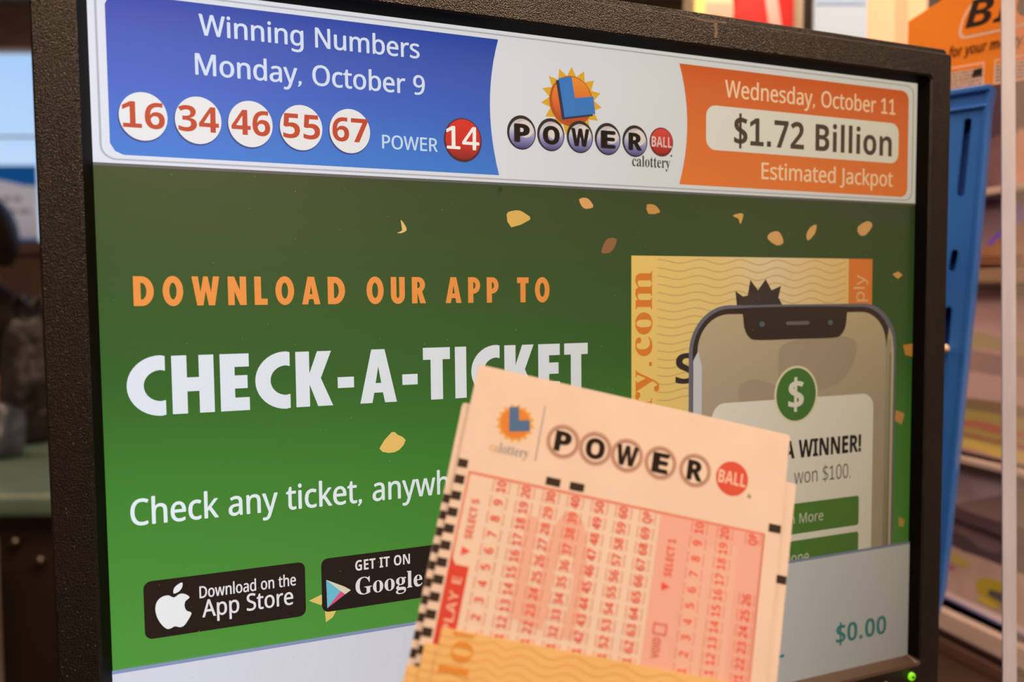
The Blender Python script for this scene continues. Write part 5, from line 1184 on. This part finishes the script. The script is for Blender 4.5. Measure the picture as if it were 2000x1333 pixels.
for i in range(6):
    z = .045 + i * .017
    onface(o, ink((152, 192, 246)), [[(-w * .9, z), (w * (.9 - .2 * (i % 3)), z), (w * (.9 - .2 * (i % 3)), z + .0035), (-w * .9, z + .0035)]], t, 1, 'printed_line')
onface(o, ink((150, 190, 246)), [[(-w * .95, .09), (-w * .7, .09), (-w * .7, .15), (-w * .95, .15)]], t, 1, 'printed_band')
o, w, t = goods('peach_board', 1690, 1812, .70, .21, principled('peach_board_face', (252, 208, 178), .6), 'peach hook board between the blue price card and the orange header card', 'board', .012)
for px, z0, z1 in ((-w * .72, .088, .108), (w * .12, .092, .106)):
    onface(o, ink((128, 70, 50)), [smooth_loop([(px - .001, z0), (px + .0012, z0 + .004), (px + .002, z1 - .003), (px, z1), (px - .002, z1 - .006), (px - .0018, z0 + .004)], 3)], t, 1, 'hook_slot')
onface(o, ink((246, 186, 160)), [[(-w * .05, 0), (w * .35, 0), (w * .35, .21), (-w * .05, .21)]], t, 1, 'fold_panel')
o, w, t = goods('grey_carton', 1800, 1836, .80, .24, principled('charcoal_card', (62, 60, 64), .5), 'charcoal carton peeking out above the orange header card', 'carton')
onface(o, ink((150, 150, 150)), [[(-w, .03), (w, .05), (w, .06), (-w, .04)]], t)

# ================================================================== LEFT BACKGROUND
# poster on the window: thin paper, daylight shines through it
def poster_paper(c):
    m = bpy.data.materials.new('poster_paper_%02x%02x%02x' % c)
    m.use_nodes = True
    t_ = m.node_tree; t_.nodes.clear()
    o_ = t_.nodes.new('ShaderNodeOutputMaterial'); x_ = t_.nodes.new('ShaderNodeMixShader')
    d_ = t_.nodes.new('ShaderNodeBsdfDiffuse'); l_ = t_.nodes.new('ShaderNodeBsdfTranslucent')
    d_.inputs[0].default_value = lin(c); l_.inputs[0].default_value = lin(c); x_.inputs[0].default_value = .7
    t_.links.new(d_.outputs[0], x_.inputs[1]); t_.links.new(l_.outputs[0], x_.inputs[2]); t_.links.new(x_.outputs[0], o_.inputs[0])
    return m
pz0, pz1 = at(0, 489, 2.99).z, at(0, 322, 2.99).z
px1 = at(66, 400, 2.99).x
poster = prism('window_poster', [[(px1 - .62, pz0), (px1, pz0), (px1, pz1), (px1 - .62, pz1)]], lambda x, z: (x, Y1 - .02, z), (0, .002, 0), poster_paper((250, 236, 228)))
tag(poster, 'white poster with blue bands hanging in the shop window', 'poster')
pf = lambda k: Flat(lambda x, z: (x, Y1 - .02 - .0008 * k, z))
f = pf(1); f.poly([(px1 - .62, pz1), (px1, pz1), (px1, pz1 - .085)] + [(px1 - .62 * i / 10, pz1 - .085 - .02 + .055 * math.sin(math.pi * (i / 10) ** .8) - .0) for i in range(1, 10)] + [(px1 - .62, pz1 - .09)])
f.build('blue_band', poster_paper((40, 140, 226)), poster)
f = pf(1); f.poly([(px1 - .62, pz0), (px1, pz0), (px1, pz0 + .05), (px1 - .62, pz0 + .05)]); f.build('blue_band', poster_paper((50, 140, 226)), poster)
f = pf(1)
for z in (.20, .15):
    x = px1 - .55
    while x < px1 - .06:
        wd = random.uniform(.02, .05); f.poly([(x, pz0 + z), (x + wd, pz0 + z), (x + wd, pz0 + z + .018), (x, pz0 + z + .018)]); x += wd + .012
f.build('poster_print', poster_paper((196, 180, 170)), poster)

# green topped counter
gtop = noisy('green_laminate', (92, 114, 106), (82, 104, 96), 14, .35, .4)
gfront = noisy('dark_counter_front', (44, 30, 24), (34, 24, 20), 10, .5, .4)
gc = empty('green_counter', Matrix.Translation((-1.3, 1.2, 0)), 'dark counter with a grey green top left of the monitor', 'counter')
box('worktop', (-1.3, -.225, 1.01), (.78, .36, 1.045), gtop, gc, .012, None, 3)
box('front_panel', (-1.28, -.19, .06), (.76, -.17, 1.01), gfront, gc, .002)
box('carcass', (-1.28, -.17, .06), (.76, .34, 1.01), gfront, gc, .002)
box('plinth', (-1.25, -.14, 0), (.74, .32, .06), gfront, gc)
steel = principled('brushed_steel', (110, 100, 92), .4, .5, 1.0)
for (px, py) in ((22, 1063), (24, 990), (70, 1100)):
    p = at(px, py, 1.01) - Vector((-1.3, 1.2, 0))
    kb = lathe('knob', [(.003, 0), (.004, .005), (.008, .009), (.007, .013), (.002, .015)], steel, gc, None, 16, 'Y')
    kb.location = (p.x, -.19, p.z)
sp = box('support_post', (-.03, -.03, 0), (.03, .03, 1.0), noisy('beige_post', (138, 126, 122), (120, 110, 106), 8, .6), None, .003)
sp.location = (-.80, .93, 0)
pp = at(-3, 1250, .93)
sp.location = (pp.x - .045, pp.y, 0)
tag(sp, 'beige upright post in front of the dark counter at the lower left', 'post')

# dark plastic bag and orange pack on the green counter
def blobmesh(name, c, r, mat, seed, parent=None, lump=.25, flat=0.0):
    bm = bmesh.new(); bmesh.ops.create_icosphere(bm, subdivisions=4, radius=1.0)
    rnd = random.Random(seed)
    dirs = [Vector((rnd.uniform(-1, 1), rnd.uniform(-1, 1), rnd.uniform(-.3, 1))).normalized() for _ in range(16)]
    for v in bm.verts:
        n_ = v.co.normalized()
        k = 1 + lump * sum(max(0, n_.dot(d)) ** 14 * (1 if i % 2 else -1) for i, d in enumerate(dirs))
        v.co = Vector((n_.x * r[0] * k, n_.y * r[1] * k, max(-.92, n_.z) * r[2] * k))
    lo = min(v.co.z for v in bm.verts)
    for v in bm.verts: v.co.z = max(v.co.z, lo * .75) - lo * .75
    me = bpy.data.meshes.new(name); bm.to_mesh(me); bm.free()
    for p in me.polygons: p.use_smooth = True
    o = link_mesh(name, me, mat, parent); o.location = c
    return o
bagm = noisy('black_bag_plastic', (22, 16, 18), (34, 28, 32), 20, .45, .35, bump=.6, bump_scale=60, dist=.01)
bpt = at(66, 700, 1.36)
bag = empty('shopping_bag', Matrix.Translation((bpt.x, bpt.y, 1.045)), 'black plastic bag standing on the green counter', 'bag')
blobmesh('bag_body', (0, 0, 0), (.055, .06, .13), bagm, 3, bag)
hd = []
for s in (-1, 1):
    pts = [(s * .02, .0, .19), (s * .035, 0, .235), (s * .02, 0, .27), (s * -.002, 0, .24), (s * .004, 0, .19)]
    v_, f_ = [], []
    for p in pts:
        for (dx, dy) in ((-.004, -.008), (.004, -.008), (.004, .008), (-.004, .008)):
            v_.append((p[0] + dx, p[1] + dy, p[2]))
    for j in range(4):
        for i in range(4): f_.append((j * 4 + i, j * 4 + (i + 1) % 4, (j + 1) * 4 + (i + 1) % 4, (j + 1) * 4 + i))
    f_ += [(0, 1, 2, 3), (16, 17, 18, 19)]
    mesh('bag_handle', v_, f_, bagm, bag, True)
gpt = at(2, 800, 1.22)
gb = empty('clear_bag', Matrix.Translation((gpt.x, gpt.y, 1.045)), 'crumpled bluish grey plastic bag on the green counter', 'bag')
blobmesh('bag_body', (0, 0, 0), (.035, .03, .05), noisy('blue_grey_plastic', (92, 100, 118), (54, 58, 70), 30, .3, .6), 8, gb)
lathe('bag_knot', [(.006, .062), (.004, .070), (.012, .085), (.004, .088)], noisy('blue_grey_knot', (92, 100, 118), (54, 58, 70), 30, .3, .6), gb)

# ------------------------------------------------------------------ customer in black
skin = noisy('skin', (206, 132, 96), (196, 122, 88), 14, .55, .35)
black_cloth = noisy('black_cloth', (24, 17, 16), (30, 22, 20), 40, .85, .2)
hair_mat = noisy('dark_hair', (26, 18, 15), (36, 26, 20), 120, .5, .4, stretch=(1, 1, .2))
HX, HY, HZ = at(-58, 492, 1.9)
def person():
    V = {}; order = []; E_ = []
    def add(n_, co, r, parent=None):
        V[n_] = len(order); order.append((Vector(co), r))
        if parent is not None: E_.append((V[parent], V[n_]))
    px_, py_ = HX - .06, HY + .10                          # pelvis a little behind the head: the figure leans over the counter
    add('pelvis', (px_, py_ + .04, .90), .135)
    add('waist', (px_, py_ + .02, 1.02), .125, 'pelvis')
    add('chest', (px_ + .02, py_ - .02, 1.17), .145, 'waist')
    add('upper', (px_ + .03, py_ - .05, 1.27), .11, 'chest')
    add('neck', (px_ + .045, py_ - .08, 1.335), .048, 'upper')
    add('head0', (HX, HY, 1.40), .072, 'neck')
    add('head1', (HX + .004, HY - .01, 1.46), .086, 'head0')
    add('head2', (HX, HY, 1.525), .066, 'head1')
    add('nose', (HX - .102, HY - .02, 1.435), .012, 'head1')
    for s, nm in ((-1, 'l'), (1, 'r')):
        add('sh' + nm, (px_ + .03 + s * .165, py_ - .04, 1.235), .062, 'upper')
        if s > 0:
            add('el' + nm, (px_ + .235, py_ - .16, 1.10), .048, 'sh' + nm)
            wr = at(2, 752, 1.62)
            add('wr' + nm, tuple(wr + Vector((-.01, .05, .005))), .032, 'el' + nm)
        else:
            add('el' + nm, (px_ - .26, py_ - .12, 1.09), .048, 'sh' + nm)
            add('wr' + nm, (px_ - .20, py_ - .32, 1.085), .032, 'el' + nm)
        add('hip' + nm, (px_ + s * .09, py_ + .05, .82), .10, 'pelvis')
        add('kn' + nm, (px_ + s * .10, py_ + .03, .47), .068, 'hip' + nm)
        add('an' + nm, (px_ + s * .10, py_ + .06, .09), .045, 'kn' + nm)
        add('toe' + nm, (px_ + s * .115, py_ - .09, .045), .04, 'an' + nm)
        # hand: palm and five fingers
        w_ = order[V['wr' + nm]][0]
        d = (w_ - order[V['el' + nm]][0]).normalized(); d.z = -.12; d.normalize()
        sd = Vector((d.y, -d.x, 0)).normalized() * s
        add('palm' + nm, tuple(w_ + d * .06), .030, 'wr' + nm)
        for k_, (off, ln) in enumerate(((-.026, .062), (-.009, .074), (.009, .070), (.026, .054))):
            b0 = w_ + d * .088 + sd * off
            add('f%d%s' % (k_, nm), tuple(b0), .0105, 'palm' + nm)
            add('g%d%s' % (k_, nm), tuple(b0 + d * ln * .55 + Vector((0, 0, -.004))), .009, 'f%d%s' % (k_, nm))
            add('h%d%s' % (k_, nm), tuple(b0 + d * ln * .9 + Vector((0, 0, -.018))), .008, 'g%d%s' % (k_, nm))
        t0 = w_ + d * .045 - sd * .034
        add('t0' + nm, tuple(t0), .0125, 'palm' + nm)
        add('t1' + nm, tuple(t0 + d * .04 - sd * .018), .0105, 't0' + nm)
    me = bpy.data.meshes.new('person')
    me.from_pydata([tuple(c) for c, r in order], E_, [])
    tmp = bpy.data.objects.new('person_skeleton', me)
    COL.objects.link(tmp)
    md = tmp.modifiers.new('skin', 'SKIN'); md.use_smooth_shade = True
    for i, (c, r) in enumerate(order):
        sv = me.skin_vertices[0].data[i]; sv.radius = (r, r * (.82 if order[i][1] > .1 else 1)); sv.use_root = (i == 0)
    sb_ = tmp.modifiers.new('sub', 'SUBSURF'); sb_.levels = 2; sb_.render_levels = 2
    dg = bpy.context.evaluated_depsgraph_get()
    body = bpy.data.meshes.new_from_object(tmp.evaluated_get(dg))
    bpy.data.objects.remove(tmp)
    body.name = 'person'
    body.materials.clear(); body.materials.append(skin); body.materials.append(black_cloth)
    wrists = [order[V['wrl']][0], order[V['wrr']][0]]
    for p in body.polygons:
        c = p.center
        is_skin = c.z > 1.345 or any((c - w_).length < .16 and (c - order[V['el' + nm]][0]).length > (w_ - order[V['el' + nm]][0]).length * .98
                                     for w_, nm in zip(wrists, 'lr'))
        p.material_index = 0 if is_skin else 1
    o = bpy.data.objects.new('person', body); COL.objects.link(o)
    tag(o, 'person in black clothes leaning over the green counter at the left edge', 'person')
    # hair cap following the skull
    bm = bmesh.new(); bmesh.ops.create_uvsphere(bm, u_segments=32, v_segments=20, radius=1)
    for v in bm.verts: v.co = Vector((v.co.x * .102, v.co.y * .112, v.co.z * .125))
    bmesh.ops.delete(bm, geom=[v for v in bm.verts if v.co.z < -.085 or (v.co.x < -.06 and v.co.z < .05)], context='VERTS')
    hm = bpy.data.meshes.new('hair'); bm.to_mesh(hm); bm.free()
    for p in hm.polygons: p.use_smooth = True
    h = link_mesh('hair', hm, hair_mat, o); h.location = (HX, HY + .005, 1.468)
    for s in (-1, 1):
        e_ = lathe('ear', [(.004, -.004), (.016, 0), (.018, .006), (.010, .009)], skin, o, None, 14)
        e_.location = (HX - .01, HY + s * .095, 1.455); e_.rotation_euler = (-s * math.pi / 2, 0, 0); e_.scale = (1, 1.5, 1)
        ey = lathe('eye', [(.003, 0), (.009, .002), (.006, .005)], principled('eye_white', (230, 225, 220), .2), o, None, 14, 'Y')
        ey.location = (HX - .080, HY - .012 + s * .033, 1.462); ey.rotation_euler = (0, 0, -math.pi / 2)
    mo = lathe('mouth', [(.012, 0), (.018, .002), (.010, .004)], principled('lips', (160, 84, 72), .4), o, None, 14, 'Y')
    mo.location = (HX - .076, HY - .012, 1.405); mo.scale = (1.3, 1, .4); mo.rotation_euler = (0, 0, -math.pi / 2)
    return o
person()
op = at(8, 748, 1.40)
pk = empty('orange_pack', Matrix.Translation((op.x, op.y, 1.045)), 'small orange pack standing on the green counter by the black bag', 'carton')
box('pack_body', (-.022, -.012, 0), (.014, .012, .095), principled('orange_pack', (226, 120, 72), .5), pk, .004)
box('pack_flap', (-.021, -.011, .094), (.013, .011, .101), principled('orange_flap', (236, 140, 92), .5), pk, .002)
